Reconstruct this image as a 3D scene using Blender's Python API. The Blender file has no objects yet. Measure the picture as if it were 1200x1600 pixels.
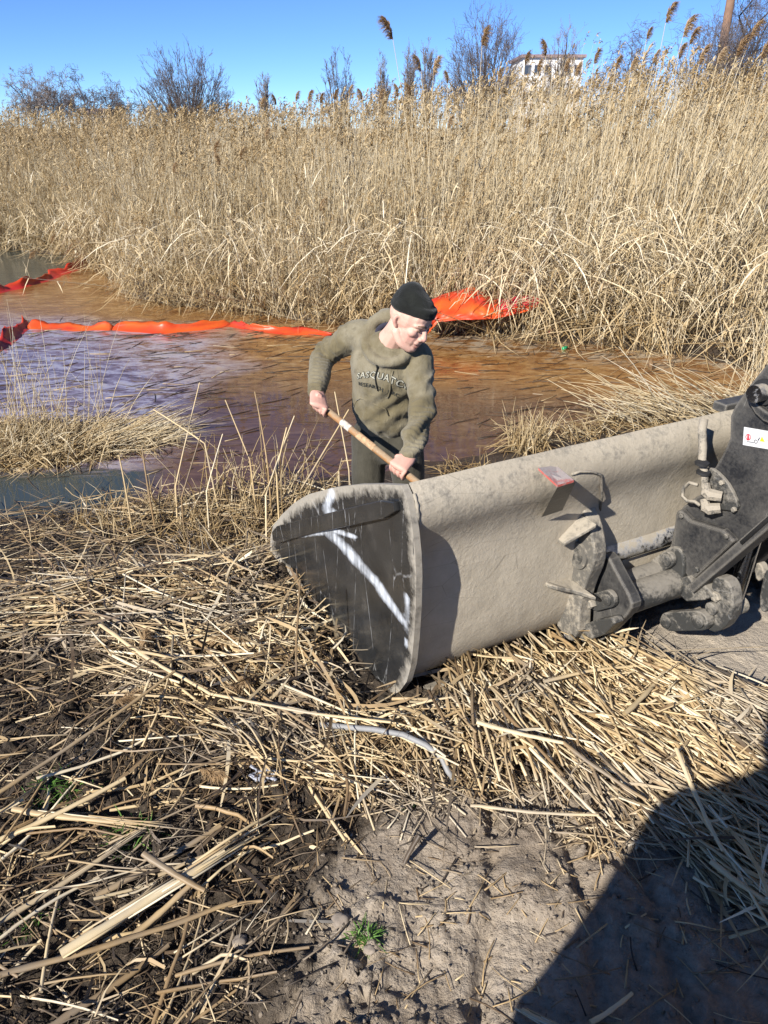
import bpy, bmesh, math, random
import numpy as np
from mathutils import Vector, Matrix, noise as mnoise
from mathutils.bvhtree import BVHTree

# ------------------------------------------------------------------ camera, sky, sun, exposure
scene = bpy.context.scene
COL = scene.collection
R = math.radians
CAM_H, PITCH, FPX = 2.42, R(27.4), 1156.0
cd = bpy.data.cameras.new('camera'); cam = bpy.data.objects.new('camera', cd); COL.objects.link(cam)
cam.location = (0, 0, CAM_H); cam.rotation_euler = (R(90) - PITCH, 0, 0)
cd.sensor_width = 36; cd.sensor_fit = 'AUTO'; cd.lens = 36 * FPX / 1600
cd.clip_start = 0.05; cd.clip_end = 3000
scene.camera = cam

SUN_AZ, SUN_EL = R(38), R(34)          # azimuth measured from behind the camera towards its left
sun_dir = Vector((-math.sin(SUN_AZ) * math.cos(SUN_EL), -math.cos(SUN_AZ) * math.cos(SUN_EL), math.sin(SUN_EL)))
world = bpy.data.worlds.new('World'); scene.world = world; world.use_nodes = True
wn = world.node_tree
sky = wn.nodes.new('ShaderNodeTexSky'); sky.sky_type = 'NISHITA'; sky.sun_disc = False
sky.sun_elevation = SUN_EL; sky.sun_rotation = math.atan2(sun_dir.x, sun_dir.y)
sky.air_density = 1.0; sky.dust_density = 0.0; sky.ozone_density = 8.0; sky.altitude = 5600
wn.links.new(sky.outputs[0], wn.nodes['Background'].inputs[0])
wn.nodes['Background'].inputs[1].default_value = 0.108
sl = bpy.data.lights.new('sun', 'SUN'); sl.energy = 4.9; sl.angle = R(0.53); sl.color = (1, 0.945, 0.86)
so = bpy.data.objects.new('sun', sl); COL.objects.link(so)
so.rotation_euler = sun_dir.to_track_quat('Z', 'Y').to_euler(); so.location = (-6, -8, 8)
scene.view_settings.view_transform = 'Standard'; scene.view_settings.look = 'None'
scene.view_settings.exposure = 0.72; scene.view_settings.gamma = 1.0
scene.render.engine = 'CYCLES'
scene.cycles.max_bounces = 5; scene.cycles.diffuse_bounces = 2; scene.cycles.glossy_bounces = 3
scene.cycles.transparent_max_bounces = 6; scene.cycles.use_denoising = True

rng = np.random.default_rng(11); random.seed(7)

# ------------------------------------------------------------------ measuring helpers (points given by sight line and distance)
CP, SP = math.cos(PITCH), math.sin(PITCH)
def ray(px, py):
    x = (px - 600) / FPX; v = (py - 800) / FPX
    return np.array([x, CP - v * SP, -SP - v * CP])
ORG = np.array([0, 0, CAM_H])
def atD(px, py, D): return ORG + ray(px, py) * D
def atY(px, py, Y):
    d = ray(px, py); return ORG + d * (Y / d[1])
def atZ(px, py, z):
    d = ray(px, py); return ORG + d * ((z - CAM_H) / d[2])

# ------------------------------------------------------------------ object helpers
def tag(o, label=None, cat=None, group=None, kind=None):
    if label: o['label'] = label
    if cat: o['category'] = cat
    if group: o['group'] = group
    if kind: o['kind'] = kind
    return o
def empty(name, loc=(0, 0, 0)):
    o = bpy.data.objects.new(name, None); COL.objects.link(o); o.location = loc; o.empty_display_size = 0.1
    return o
def world_of(p):
    if p.parent is None: return p.matrix_basis.copy()
    return world_of(p.parent) @ p.matrix_parent_inverse @ p.matrix_basis
def link(name, me, parent=None):
    o = bpy.data.objects.new(name, me); COL.objects.link(o)
    if parent is not None:
        o.parent = parent
        o.matrix_parent_inverse = world_of(parent).inverted()
    return o
def fast_mesh(name, verts, quads=None, tris=None, mat=None, smooth=False, attrs=None):
    me = bpy.data.meshes.new(name)
    verts = np.asarray(verts, np.float32).reshape(-1, 3)
    me.vertices.add(len(verts)); me.vertices.foreach_set('co', verts.ravel())
    loops, starts, n = [], [], 0
    if quads is not None and len(quads):
        q = np.asarray(quads, np.int32).reshape(-1, 4); loops.append(q.ravel()); starts.append(np.arange(len(q)) * 4); n = q.size
    if tris is not None and len(tris):
        t = np.asarray(tris, np.int32).reshape(-1, 3); loops.append(t.ravel()); starts.append(np.arange(len(t)) * 3 + n)
    loops = np.concatenate(loops).astype(np.int32); starts = np.concatenate(starts).astype(np.int32)
    me.loops.add(len(loops)); me.loops.foreach_set('vertex_index', loops)
    me.polygons.add(len(starts)); me.polygons.foreach_set('loop_start', starts)
    if smooth: me.polygons.foreach_set('use_smooth', np.ones(len(starts), bool))
    for k, a in (attrs or {}).items():
        at = me.attributes.new(k, 'FLOAT', 'POINT'); at.data.foreach_set('value', np.asarray(a, np.float32).ravel())
    me.update(calc_edges=True)
    if mat: me.materials.append(mat)
    return me

class MB:
    """collects simple shapes into one mesh"""
    def __init__(s): s.v = []; s.f = []
    def add(s, vs, fs):
        n = len(s.v); s.v += [tuple(map(float, p)) for p in vs]; s.f += [tuple(i + n for i in f) for f in fs]
    def box(s, c, ax, ay, az):
        c, ax, ay, az = map(np.asarray, (c, ax, ay, az))
        vs = [c + i * ax + j * ay + k * az for k in (-1, 1) for j in (-1, 1) for i in (-1, 1)]
        s.add(vs, [(0, 2, 3, 1), (4, 5, 7, 6), (0, 1, 5, 4), (2, 6, 7, 3), (0, 4, 6, 2), (1, 3, 7, 5)])
    def prism(s, pts, vec):
        pts = [np.asarray(p, float) for p in pts]; vec = np.asarray(vec, float); n = len(pts)
        s.add(pts + [p + vec for p in pts], [tuple(range(n))[::-1], tuple(range(n, 2 * n))] + [(i, (i + 1) % n, n + (i + 1) % n, n + i) for i in range(n)])
    def tube(s, pts, r, sides=12, cap=True):
        pts = [np.asarray(p, float) for p in pts]; n = len(pts)
        if np.isscalar(r): r = [r] * n
        t0 = pts[1] - pts[0]; ref = np.array([0, 0, 1.0]) if abs(t0[2]) < 0.9 * np.linalg.norm(t0) else np.array([1.0, 0, 0])
        vs = []
        for i in range(n):
            t = pts[min(i + 1, n - 1)] - pts[max(i - 1, 0)]; t = t / (np.linalg.norm(t) + 1e-9)
            x = np.cross(ref, t); x /= np.linalg.norm(x) + 1e-9; y = np.cross(t, x); ref = y
            for k in range(sides):
                a = 2 * math.pi * k / sides; vs.append(pts[i] + r[i] * (math.cos(a) * x + math.sin(a) * y))
        fs = [(i * sides + k, i * sides + (k + 1) % sides, (i + 1) * sides + (k + 1) % sides, (i + 1) * sides + k) for i in range(n - 1) for k in range(sides)]
        if cap: fs += [tuple(range(sides))[::-1], tuple(range((n - 1) * sides, n * sides))]
        s.add(vs, fs)
    def build(s, name, mat, parent=None, smooth=False, bevel=0, auto=None):
        me = bpy.data.meshes.new(name); me.from_pydata(s.v, [], s.f)
        bm = bmesh.new(); bm.from_mesh(me); bmesh.ops.recalc_face_normals(bm, faces=bm.faces)
        if auto is not None:
            for e in bm.edges:
                e.smooth = not (len(e.link_faces) == 2 and e.calc_face_angle(0) > auto)
            for f in bm.faces: f.smooth = True
        elif smooth:
            for f in bm.faces: f.smooth = True
        bm.to_mesh(me); bm.free()
        if mat: me.materials.append(mat)
        o = link(name, me, parent)
        if bevel:
            b = o.modifiers.new('bevel', 'BEVEL'); b.width = bevel; b.segments = 2; b.limit_method = 'ANGLE'; b.angle_limit = R(40)
        return o

# smooth value noise in numpy
def _hash(ix, iy, seed):
    h = (ix.astype(np.int64) * 374761393 + iy.astype(np.int64) * 668265263 + seed * 974634777) & 0xffffffff
    h = ((h ^ (h >> 13)) * 1274126177) & 0xffffffff
    return ((h ^ (h >> 16)) & 0xffff) / 65535.0
def vnoise(x, y, seed=0):
    ix, iy = np.floor(x), np.floor(y); fx, fy = x - ix, y - iy
    ux, uy = fx * fx * (3 - 2 * fx), fy * fy * (3 - 2 * fy)
    a, b, c, d = _hash(ix, iy, seed), _hash(ix + 1, iy, seed), _hash(ix, iy + 1, seed), _hash(ix + 1, iy + 1, seed)
    return (a * (1 - ux) + b * ux) * (1 - uy) + (c * (1 - ux) + d * ux) * uy
def fbm(x, y, octv=4, seed=0):
    s, amp, tot = 0, 1.0, 0
    for i in range(octv):
        s = s + amp * vnoise(x * 2 ** i + 17.3 * i, y * 2 ** i + 9.1 * i, seed + i); tot += amp; amp *= 0.5
    return s / tot
def in_poly(x, y, poly):
    x, y = np.asarray(x, float), np.asarray(y, float); ins = np.zeros(x.shape, bool); n = len(poly)
    for i in range(n):
        (x0, y0), (x1, y1) = poly[i], poly[(i + 1) % n]
        c = ((y0 > y) != (y1 > y)) & (x < (x1 - x0) * (y - y0) / (y1 - y0 + 1e-12) + x0); ins ^= c
    return ins

# ------------------------------------------------------------------ materials
class NT:
    def __init__(s, name):
        s.m = bpy.data.materials.new(name); s.m.use_nodes = True; s.t = s.m.node_tree
        s.b = s.t.nodes['Principled BSDF']; s.out = s.t.nodes['Material Output']
    def n(s, typ, ins=None, **kw):
        nd = s.t.nodes.new('ShaderNode' + typ)
        for k, v in kw.items(): setattr(nd, k, v)
        for k, v in (ins or {}).items(): s.set(nd.inputs[k], v)
        return nd
    def set(s, sock, v):
        if isinstance(v, bpy.types.NodeSocket): s.t.links.new(v, sock)
        elif isinstance(v, (tuple, list)) and sock.type == 'RGBA' and len(v) == 3: sock.default_value = (*v, 1)
        else: sock.default_value = v
    def p(s, **kw):
        for k, v in kw.items(): s.set(s.b.inputs[k.replace('_', ' ')], v)
    def ramp(s, fac, stops):
        r = s.n('ValToRGB', {0: fac}); e = r.color_ramp.elements
        while len(e) < len(stops): e.new(0.5)
        for el, (p, c) in zip(e, stops):
            el.position = p; el.color = (*c, 1) if len(c) == 3 else c
        return r.outputs[0]
    def mask(s, fac, a, b): return s.n('MapRange', {0: fac, 1: a, 2: b}).outputs[0]
    def mix(s, fac, a, b, mode='MIX'):
        m = s.n('Mix', data_type='RGBA', blend_type=mode); s.set(m.inputs[0], fac); s.set(m.inputs[6], a); s.set(m.inputs[7], b)
        return m.outputs[2]
    def math(s, op, a, b=0.0, c=0.0):
        m = s.n('Math', operation=op); s.set(m.inputs[0], a); s.set(m.inputs[1], b); s.set(m.inputs[2], c); return m.outputs[0]
    def co(s, kind='Object'): return s.n('TexCoord').outputs[kind]
    def noise(s, scale, detail=4, rough=0.6, vec=None, dist=0.0):
        nd = s.n('TexNoise', {'Scale': scale, 'Detail': detail, 'Roughness': rough, 'Distortion': dist})
        s.set(nd.inputs['Vector'], vec if vec is not None else s.co()); return nd.outputs[0]
    def map(s, scale=(1, 1, 1), rot=(0, 0, 0), vec=None):
        nd = s.n('Mapping', {'Scale': scale, 'Rotation': rot}); s.set(nd.inputs['Vector'], vec if vec is not None else s.co()); return nd.outputs[0]
    def bump(s, h, strength=0.5, dist=0.01, base=None):
        nd = s.n('Bump', {'Height': h, 'Strength': strength, 'Distance': dist})
        if base is not None: s.set(nd.inputs['Normal'], base)
        return nd.outputs[0]
    def attr(s, name): return s.n('Attribute', attribute_name=name).outputs['Fac']

def straw_material(name, stops, transl=0.2, rough=0.55, obj_rand=0.0, grey=0.0):
    m = NT(name); t = m.attr('tint')
    if obj_rand:
        t = m.math('ADD', m.math('MULTIPLY', t, 1 - obj_rand), m.math('MULTIPLY', m.n('ObjectInfo').outputs['Random'], obj_rand))
    nz = m.noise(9, 3, 0.6); t2 = m.math('ADD', t, m.math('MULTIPLY', m.math('SUBTRACT', nz, 0.5), 0.35))
    col = m.ramp(t2, stops)
    if grey:       # weathered grey and mud-stained stretches
        g1 = m.noise(3.2, 4, 0.6, m.n('NewGeometry').outputs['Position']); col = m.mix(m.math('MULTIPLY', m.mask(g1, 0.48, 0.62), grey), col, m.mix(t, (0.06, 0.05, 0.04), (0.46, 0.41, 0.345)))
    m.p(Base_Color=col, Roughness=rough)
    m.p(**{'Specular_IOR_Level': 0.35})
    if transl:
        tr = m.n('BsdfTranslucent', {'Color': col}); mx = m.n('MixShader', {0: transl, 1: m.b.outputs[0], 2: tr.outputs[0]})
        m.t.links.new(mx.outputs[0], m.out.inputs[0])
    return m.m
M = {}
M['reed'] = straw_material('dry_reed', [(0.0, (0.13, 0.08, 0.038)), (0.25, (0.33, 0.225, 0.10)), (0.55, (0.56, 0.435, 0.25)), (0.8, (0.70, 0.585, 0.385)), (1.0, (0.78, 0.70, 0.53))])
M['litter'] = straw_material('cut_reed', [(0.0, (0.035, 0.026, 0.02)), (0.25, (0.16, 0.105, 0.058)), (0.5, (0.40, 0.285, 0.15)), (0.78, (0.62, 0.49, 0.29)), (1.0, (0.74, 0.65, 0.47))], transl=0.06, rough=0.5, grey=0.6)
M['litter_single'] = straw_material('cut_reed_single', [(0.0, (0.13, 0.08, 0.042)), (0.3, (0.34, 0.23, 0.115)), (0.55, (0.52, 0.385, 0.205)), (0.8, (0.66, 0.53, 0.325)), (1.0, (0.76, 0.67, 0.49))], transl=0.04, rough=0.5, obj_rand=0.75, grey=0.5)
M['plume'] = straw_material('reed_plume', [(0.0, (0.17, 0.10, 0.05)), (0.4, (0.36, 0.235, 0.12)), (0.75, (0.52, 0.375, 0.215)), (1.0, (0.66, 0.53, 0.36))], transl=0.3, rough=0.9, obj_rand=0.3)
M['grass'] = straw_material('green_grass', [(0.0, (0.05, 0.11, 0.02)), (0.6, (0.11, 0.24, 0.04)), (1.0, (0.2, 0.34, 0.08))], transl=0.25)

def ground_material():
    m = NT('mud'); co = m.co()
    hum = m.attr('humus'); wet = m.attr('wet'); sandy = m.attr('sandy')
    n1 = m.noise(2.2, 6, 0.65, co); n2 = m.noise(38, 6, 0.7, co); n3 = m.noise(140, 3, 0.7, co)
    clay = m.ramp(m.math('ADD', m.math('MULTIPLY', n1, 0.55), m.math('MULTIPLY', n2, 0.45)), [(0.3, (0.125, 0.097, 0.072)), (0.45, (0.25, 0.202, 0.152)), (0.58, (0.36, 0.302, 0.235)), (0.75, (0.42, 0.36, 0.295))])
    dark = m.ramp(n2, [(0.3, (0.028, 0.022, 0.017)), (0.6, (0.075, 0.057, 0.04)), (0.8, (0.15, 0.115, 0.08))])
    f = m.mask(m.math('ADD', hum, m.math('MULTIPLY', m.math('SUBTRACT', n1, 0.5), 0.5)), 0.3, 0.7)
    col = m.mix(f, clay, dark)
    col = m.mix(m.math('MULTIPLY', sandy, 0.85), col, m.mix(n1, (0.38, 0.325, 0.255), (0.52, 0.455, 0.37)))
    grit = m.n('TexVoronoi', {'Scale': 130.0}); m.set(grit.inputs['Vector'], co)
    g = m.math('MULTIPLY', m.mask(grit.outputs[0], 0.2, 0.08), m.mask(n1, 0.5, 0.62))
    col = m.mix(m.math('MULTIPLY', g, 0.45), col, (0.5, 0.46, 0.4))
    col = m.mix(m.math('MULTIPLY', wet, 0.55), col, (0.05, 0.036, 0.028))
    m.p(Base_Color=col, Roughness=m.n('MapRange', {0: wet, 3: 0.95, 4: 0.35}).outputs[0])
    m.p(**{'Specular_IOR_Level': 0.3})
    vc = m.n('TexVoronoi', {'Scale': 48.0}, feature='F1'); m.set(vc.inputs['Vector'], m.mix(0.06, co, m.n('TexNoise', {'Scale': 30.0}).outputs[1])); vm = m.math('MULTIPLY', m.math('SUBTRACT', 0.6, vc.outputs[0]), m.mask(n1, 0.42, 0.58))
    h = m.math('ADD', m.math('ADD', m.math('MULTIPLY', n2, 0.8), m.math('MULTIPLY', n3, 0.35)), m.math('MULTIPLY', vm, 0.5))
    m.p(Normal=m.bump(h, 1.0, 0.017)); return m.m
M['mud'] = ground_material()

def water_material():
    m = NT('oily_water'); co = m.co()
    sep = m.n('SeparateXYZ', {0: co}); X, Y = sep.outputs[0], sep.outputs[1]
    big = m.noise(0.55, 4, 0.55, co, 0.8); mid = m.noise(2.2, 5, 0.65, m.map((1, 2.4, 1), vec=co), 1.5); fine = m.noise(11, 5, 0.7, m.map((1, 3, 1), vec=co), 1.0)
    rust = m.ramp(m.math('ADD', m.math('MULTIPLY', mid, 0.6), m.math('MULTIPLY', fine, 0.4)), [(0.32, (0.06, 0.022, 0.009)), (0.43, (0.165, 0.068, 0.02)), (0.54, (0.29, 0.155, 0.052)), (0.66, (0.42, 0.30, 0.16))])
    brown = m.ramp(mid, [(0.3, (0.065, 0.033, 0.02)), (0.55, (0.112, 0.06, 0.036)), (0.75, (0.17, 0.105, 0.066))])
    film = m.ramp(m.math('ADD', m.math('MULTIPLY', mid, 0.6), m.math('MULTIPLY', fine, 0.4)), [(0.36, (0.10, 0.07, 0.10)), (0.46, (0.20, 0.16, 0.23)), (0.56, (0.34, 0.32, 0.38)), (0.68, (0.36, 0.28, 0.20))])
    # rusty floc lies towards the far bank, dark brown oil in the middle, violet film on the left
    edge = m.math('ADD', Y, m.math('MULTIPLY', m.math('SUBTRACT', big, 0.5), 2.6))
    edge = m.math('ADD', edge, m.math('MULTIPLY', X, 0.28))
    f_far = m.mask(edge, 7.1, 8.3)
    col = m.mix(f_far, brown, rust)
    fx = m.math('ADD', X, m.math('MULTIPLY', m.math('SUBTRACT', big, 0.5), 2.2))
    f_left = m.math('MULTIPLY', m.math('MULTIPLY', m.mask(fx, -1.4, -2.4), m.mask(m.math('ADD', mid, m.math('MULTIPLY', fine, 0.5)), 0.56, 0.80)), m.math('MULTIPLY', m.mask(edge, 10.0, 8.6), m.mask(Y, 4.8, 5.6)))
    col = m.mix(f_left, col, film)
    # pale scum against the far bank
    scum = m.math('MULTIPLY', m.mask(m.math('ADD', Y, m.math('MULTIPLY', X, 0.36)), 9.1, 9.7), m.math('MULTIPLY', m.mask(mid, 0.46, 0.56), m.mask(X, -1.0, 0.5)))
    col = m.mix(m.math('MULTIPLY', scum, 0.8), col, (0.33, 0.28, 0.21))
    # clear grey water beyond the float line and by the left bank
    clear = m.mask(m.math('ADD', X, m.math('MULTIPLY', m.math('SUBTRACT', 16.0, Y), 0.115)), -6.02, -6.12)
    near = m.math('MULTIPLY', m.mask(X, -1.7, -1.95), m.mask(m.math('ADD', Y, m.math('MULTIPLY', m.math('SUBTRACT', mid, 0.5), 0.8)), 5.5, 5.3))
    clear = m.math('MAXIMUM', clear, near)
    col = m.mix(clear, col, (0.045, 0.055, 0.05))
    rough = m.math('ADD', 0.03, m.math('MULTIPLY', f_far, m.math('MULTIPLY', mid, 0.25)))
    m.p(Base_Color=col, Roughness=rough, IOR=1.4)
    m.p(**{'Specular_IOR_Level': 0.6})
    h = m.math('ADD', m.math('MULTIPLY', m.noise(3.5, 3, 0.5, m.map((1, 1.8, 1), vec=co)), 0.6), m.math('MULTIPLY', fine, m.math('MULTIPLY', f_far, 0.25)))
    m.p(Normal=m.bump(h, 0.14, 0.03)); return m.m
M['water'] = water_material()

def simple(name, col, rough=0.6, metal=0.0, var=0.25, scale=14, bump=0.2, bdist=0.004, spec=0.5, coat=0.0):
    m = NT(name); n = m.noise(scale, 5, 0.65)
    d = tuple(c * (1 - var) for c in col); l = tuple(min(1, c * (1 + var)) for c in col)
    m.p(Base_Color=m.ramp(n, [(0.3, d), (0.7, l)]), Roughness=rough, Metallic=metal)
    m.p(**{'Specular_IOR_Level': spec, 'Coat_Weight': coat})
    if bump: m.p(Normal=m.bump(m.noise(scale * 6, 4, 0.7), bump, bdist))
    return m.m
def dusty(name, paint, dust, amount, rough_p=0.35, rough_d=0.9, scale=9, gb=0.5, metal=0.0, fine=0.35):
    m = NT(name); co = m.co(); n1 = m.noise(scale, 7, 0.68, co); n2 = m.noise(scale * 9, 4, 0.7, co)
    up = m.n('SeparateXYZ', {0: m.n('NewGeometry').outputs['Normal']}).outputs[2]
    s = m.math('ADD', m.math('ADD', m.math('MULTIPLY', n1, 1 - fine), m.math('MULTIPLY', n2, fine)), m.math('MULTIPLY', up, 0.12))
    f = m.mask(s, 0.62 - amount * 0.4, 0.74 - amount * 0.4)
    dv = m.mix(n2, tuple(c * 0.72 for c in dust), tuple(min(1, c * 1.2) for c in dust))
    scr = m.n('TexVoronoi', {'Scale': 6.0}, feature='DISTANCE_TO_EDGE'); m.set(scr.inputs['Vector'], m.map((1, 1, 7), (0.4, 0.3, 0.7), co))
    sm = m.math('MULTIPLY', m.mask(scr.outputs[0], 0.012, 0.004), m.mask(n1, 0.5, 0.6))
    pc = m.mix(m.math('MULTIPLY', sm, 0.6), paint, (0.4, 0.4, 0.4))
    m.p(Base_Color=m.mix(f, pc, dv), Roughness=m.n('MapRange', {0: f, 3: rough_p, 4: rough_d}).outputs[0])
    if metal: m.p(Metallic=m.math('MULTIPLY', m.math('SUBTRACT', 1.0, f), metal))
    m.p(Normal=m.bump(m.math('ADD', m.math('MULTIPLY', n2, 0.6), m.math('MULTIPLY', f, 0.3)), gb, 0.006))
    return m.m
DUST = (0.33, 0.292, 0.232)
def film_black():
    m = NT('dusty_black_paint'); co = m.co(); n1 = m.noise(5, 6, 0.65, co); n2 = m.noise(85, 4, 0.75, co)
    f = m.math('MULTIPLY', m.mask(m.math('ADD', m.math('MULTIPLY', n1, 0.65), m.math('MULTIPLY', n2, 0.35)), 0.36, 0.70), 0.42)
    sc = m.n('TexVoronoi', {'Scale': 7.0}, feature='DISTANCE_TO_EDGE'); m.set(sc.inputs['Vector'], m.map((1, 1, 0.3), (0.2, 0.3, 0.1), co))
    c = m.mix(f, (0.014, 0.015, 0.018), (0.26, 0.24, 0.205)); c = m.mix(m.math('MULTIPLY', m.math('MULTIPLY', m.mask(sc.outputs[0], 0.008, 0.002), m.mask(n1, 0.52, 0.6)), 0.4), c, (0.4, 0.38, 0.34))
    bev = m.n('Bevel', {'Radius': 0.012}, samples=3); dt = m.n('VectorMath', operation='DOT_PRODUCT'); m.set(dt.inputs[0], bev.outputs[0]); m.set(dt.inputs[1], m.n('NewGeometry').outputs['Normal'])
    c = m.mix(m.math('MULTIPLY', m.mask(dt.outputs['Value'], 0.995, 0.93), 0.5), c, (0.30, 0.275, 0.235))
    m.p(Base_Color=c, Roughness=m.math('ADD', 0.42, f), Normal=m.bump(n2, 0.15, 0.003)); return m.m
M['black_paint'] = film_black()
M['link_steel'] = dusty('mud_dusted_steel', (0.045, 0.045, 0.043), (0.22, 0.20, 0.168), 0.30, 0.42, scale=7)
M['dusty_part'] = dusty('dust_caked_steel', (0.12, 0.112, 0.098), DUST, 0.42, 0.6, scale=6)
M['polished'] = dusty('polished_rod', (0.62, 0.63, 0.65), DUST, 0.26, 0.2, metal=1.0, scale=5, gb=0.1)
M['chrome'] = dusty('chromed_rod', (0.35, 0.36, 0.38), DUST, 0.10, 0.12, metal=1.0, gb=0.05)
M['wire'] = simple('galvanised_wire', (0.55, 0.55, 0.54), 0.35, 0.8)
M['hose_wrap'] = dusty('dusty_hose', (0.10, 0.095, 0.085), (0.33, 0.29, 0.23), 0.55, 0.7, scale=16)
M['pin_red'] = dusty('faded_red_paint', (0.5, 0.11, 0.09), (0.42, 0.36, 0.33), 0.36, 0.4, scale=12)
M['rubber'] = simple('rubber', (0.02, 0.02, 0.021), 0.75)
M['yellow'] = simple('loader_yellow', (0.55, 0.33, 0.03), 0.45)
M['white_print'] = simple('white_sticker', (0.64, 0.64, 0.64), 0.45, var=0.14, scale=30, bump=0)
M['red_print'] = simple('red_print', (0.62, 0.05, 0.07), 0.5, var=0.05, bump=0)
M['yellow_print'] = simple('yellow_print', (0.75, 0.6, 0.03), 0.5, var=0.05, bump=0)
M['dark_print'] = simple('dark_print', (0.03, 0.03, 0.05), 0.5, var=0.05, bump=0)
# ------------------------------------------------------------------ terrain
NEAR_X = [-40, -8, -4, -2.68, -1.44, -0.2, 1.28, 2.48, 3.6, 4.3, 4.8, 40]
NEAR_Y = [3.5, 4.0, 4.35, 4.57, 4.98, 5.33, 6.0, 6.83, 7.2, 7.4, 7.5, 7.5]
FAR_X = [-60, -30, -12, -6.8, -5.2, -4.05, -1.37, 0.84, 2.1, 3.12, 3.85, 4.2, 4.8, 40]
FAR_Y = [26, 22, 18.5, 16.6, 14.2, 11.9, 10.65, 9.75, 9.35, 8.95, 8.45, 8.0, 7.5, 7.5]
def y_near(x): return np.interp(x, NEAR_X, NEAR_Y)
def y_far(x): return np.interp(x, FAR_X, FAR_Y)
def g_base(x, y):
    x, y = np.asarray(x, float), np.asarray(y, float)
    d = y_near(x) - y
    bank = np.interp(d, [-1.2, 0, 1.4, 1.85, 2.45, 3.2, 12, 60], [-0.45, 0.0, 0.17, 0.24, 0.70, 0.735, 0.74, 0.9])
    e = y - y_far(x)
    far = np.interp(e, [-1.2, 0, 0.6, 6, 30, 60, 200, 900], [-0.45, 0.0, 0.12, 0.34, 1.15, 1.5, 2.2, 2.6])
    return np.where(y < 0.5 * (y_near(x) + y_far(x)), bank, far)
def wpoly(pts, z=0.75): return [tuple(atZ(px, py, z)[:2]) for px, py in pts]
MUD = wpoly([(535, 1285), (640, 1240), (750, 1215), (860, 1240), (960, 1300), (1060, 1350), (1200, 1480), (1400, 1650), (1300, 2000), (330, 2000), (430, 1600), (480, 1470), (520, 1390)])
MAT = wpoly([(590, 1115), (700, 1075), (850, 1035), (950, 1030), (1040, 1070), (1200, 1118), (1500, 1190), (1600, 1500), (1210, 1470), (1060, 1350), (960, 1275), (860, 1225), (760, 1195), (640, 1190)])
SAND = wpoly([(900, 1000), (980, 1010), (1050, 1050), (1200, 1090), (1700, 1150), (1700, 850), (1200, 930)])
MANHOLE = (0.35, 1.62)
def soft(x, y, poly, w):
    s = np.zeros(np.shape(x))
    for k in range(8):
        a = k * math.pi / 4; s = s + in_poly(x + w * math.cos(a), y + w * math.sin(a), poly)
    return (s + in_poly(x, y, poly)) / 9.0
def g(x, y):
    """ground with its broad lumps (used to set things down)"""
    x, y = np.asarray(x, float), np.asarray(y, float)
    z = g_base(x, y)
    near = np.clip((y_near(x) - y) / 0.6, 0, 1)
    z = z + near * (0.07 * (fbm(x * 1.7, y * 1.7, 3, 3) - 0.5))
    z = z + near * soft(x, y, MAT, 0.12) * 0.06
    return z
def cells(x, y, seed):
    ix, iy = np.floor(x), np.floor(y); f1 = np.full(np.shape(x), 9.0); f2 = f1.copy(); hid = np.zeros(np.shape(x))
    for dx in (-1, 0, 1):
        for dy in (-1, 0, 1):
            cx, cy = ix + dx, iy + dy; px_, py_ = cx + _hash(cx, cy, seed), cy + _hash(cx, cy, seed + 7); d = np.hypot(x - px_, y - py_)
            near = d < f1; f2 = np.where(near, f1, np.minimum(f2, d)); hid = np.where(near, _hash(cx, cy, seed + 13), hid); f1 = np.where(near, d, f1)
    return f1, f2 - f1, hid
def detail(x, y):
    near = np.clip((y_near(x) - y) / 0.5, 0, 1)
    mud = soft(x, y, MUD, 0.08); sand = soft(x, y, SAND, 0.08)
    rough = 0.3 + 1.0 * (1 - sand) * (0.4 + 0.6 * fbm(x * 1.1, y * 1.1, 2, 31))
    smooth_pan = np.clip((fbm(x * 3.0, y * 3.0, 2, 77) - 0.60) * 9, 0, 1) * mud      # flattened pats of wet clay
    rough = rough * (1 - 0.75 * smooth_pan)
    crumb = np.clip(fbm(x * 55, y * 55, 2, 121) - 0.5, 0, 1) * np.clip((fbm(x * 2.5, y * 2.5, 2, 141) - 0.42) * 6, 0, 1)
    wx_, wy_ = x + 0.05 * (fbm(x * 9, y * 9, 2, 201) - 0.5), y + 0.05 * (fbm(x * 9, y * 9, 2, 202) - 0.5)
    _, e1, h1 = cells(wx_ * 9, wy_ * 9, 300); _, e2, h2 = cells(wx_ * 24, wy_ * 24, 310); _, e3, h3 = cells(wx_ * 55, wy_ * 55, 320)
    crum = np.clip((fbm(x * 2.2, y * 2.2, 3, 141) - 0.28) * 5, 0, 1) * (1 - 0.6 * sand) * np.interp(x, [-0.15, 0.2], [1.0, 0.3])
    cl = 0.020 * h1 ** 1.5 * np.clip(e1 * 5, 0, 1) + crum * (0.032 * h2 ** 2 * np.clip(e2 * 3.5, 0, 1) + 0.013 * h3 ** 2 * np.clip(e3 * 3, 0, 1))
    big = np.abs(fbm(x * 4.5, y * 4.5, 3, 5) - 0.5) * 2
    lump = fbm(x * 13, y * 13, 4, 9) - 0.5; clod = np.clip(fbm(x * 30, y * 30, 3, 21) - 0.45, 0, 1)
    h = 0.026 * big + 0.032 * lump + 0.010 * clod + cl * (0.35 + 0.65 * (1 - smooth_pan))
    # tracks pressed into the clay: long ruts running away from the viewer
    u = x * 0.96 - y * 0.10
    rut = sum(np.exp(-((u - c - 0.02 * np.sin(y * 5 + c * 9)) / 0.022) ** 2) for c in (0.12, 0.33, 0.52)) * mud * (fbm(x * 2, y * 2, 2, 4) > 0.35)
    slab = np.floor(fbm(x * 5.5, y * 4.0, 2, 55) * 7) / 7 * 0.07 * mud
    return near * (h * rough - 0.022 * rut + slab * 0.6)
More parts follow.
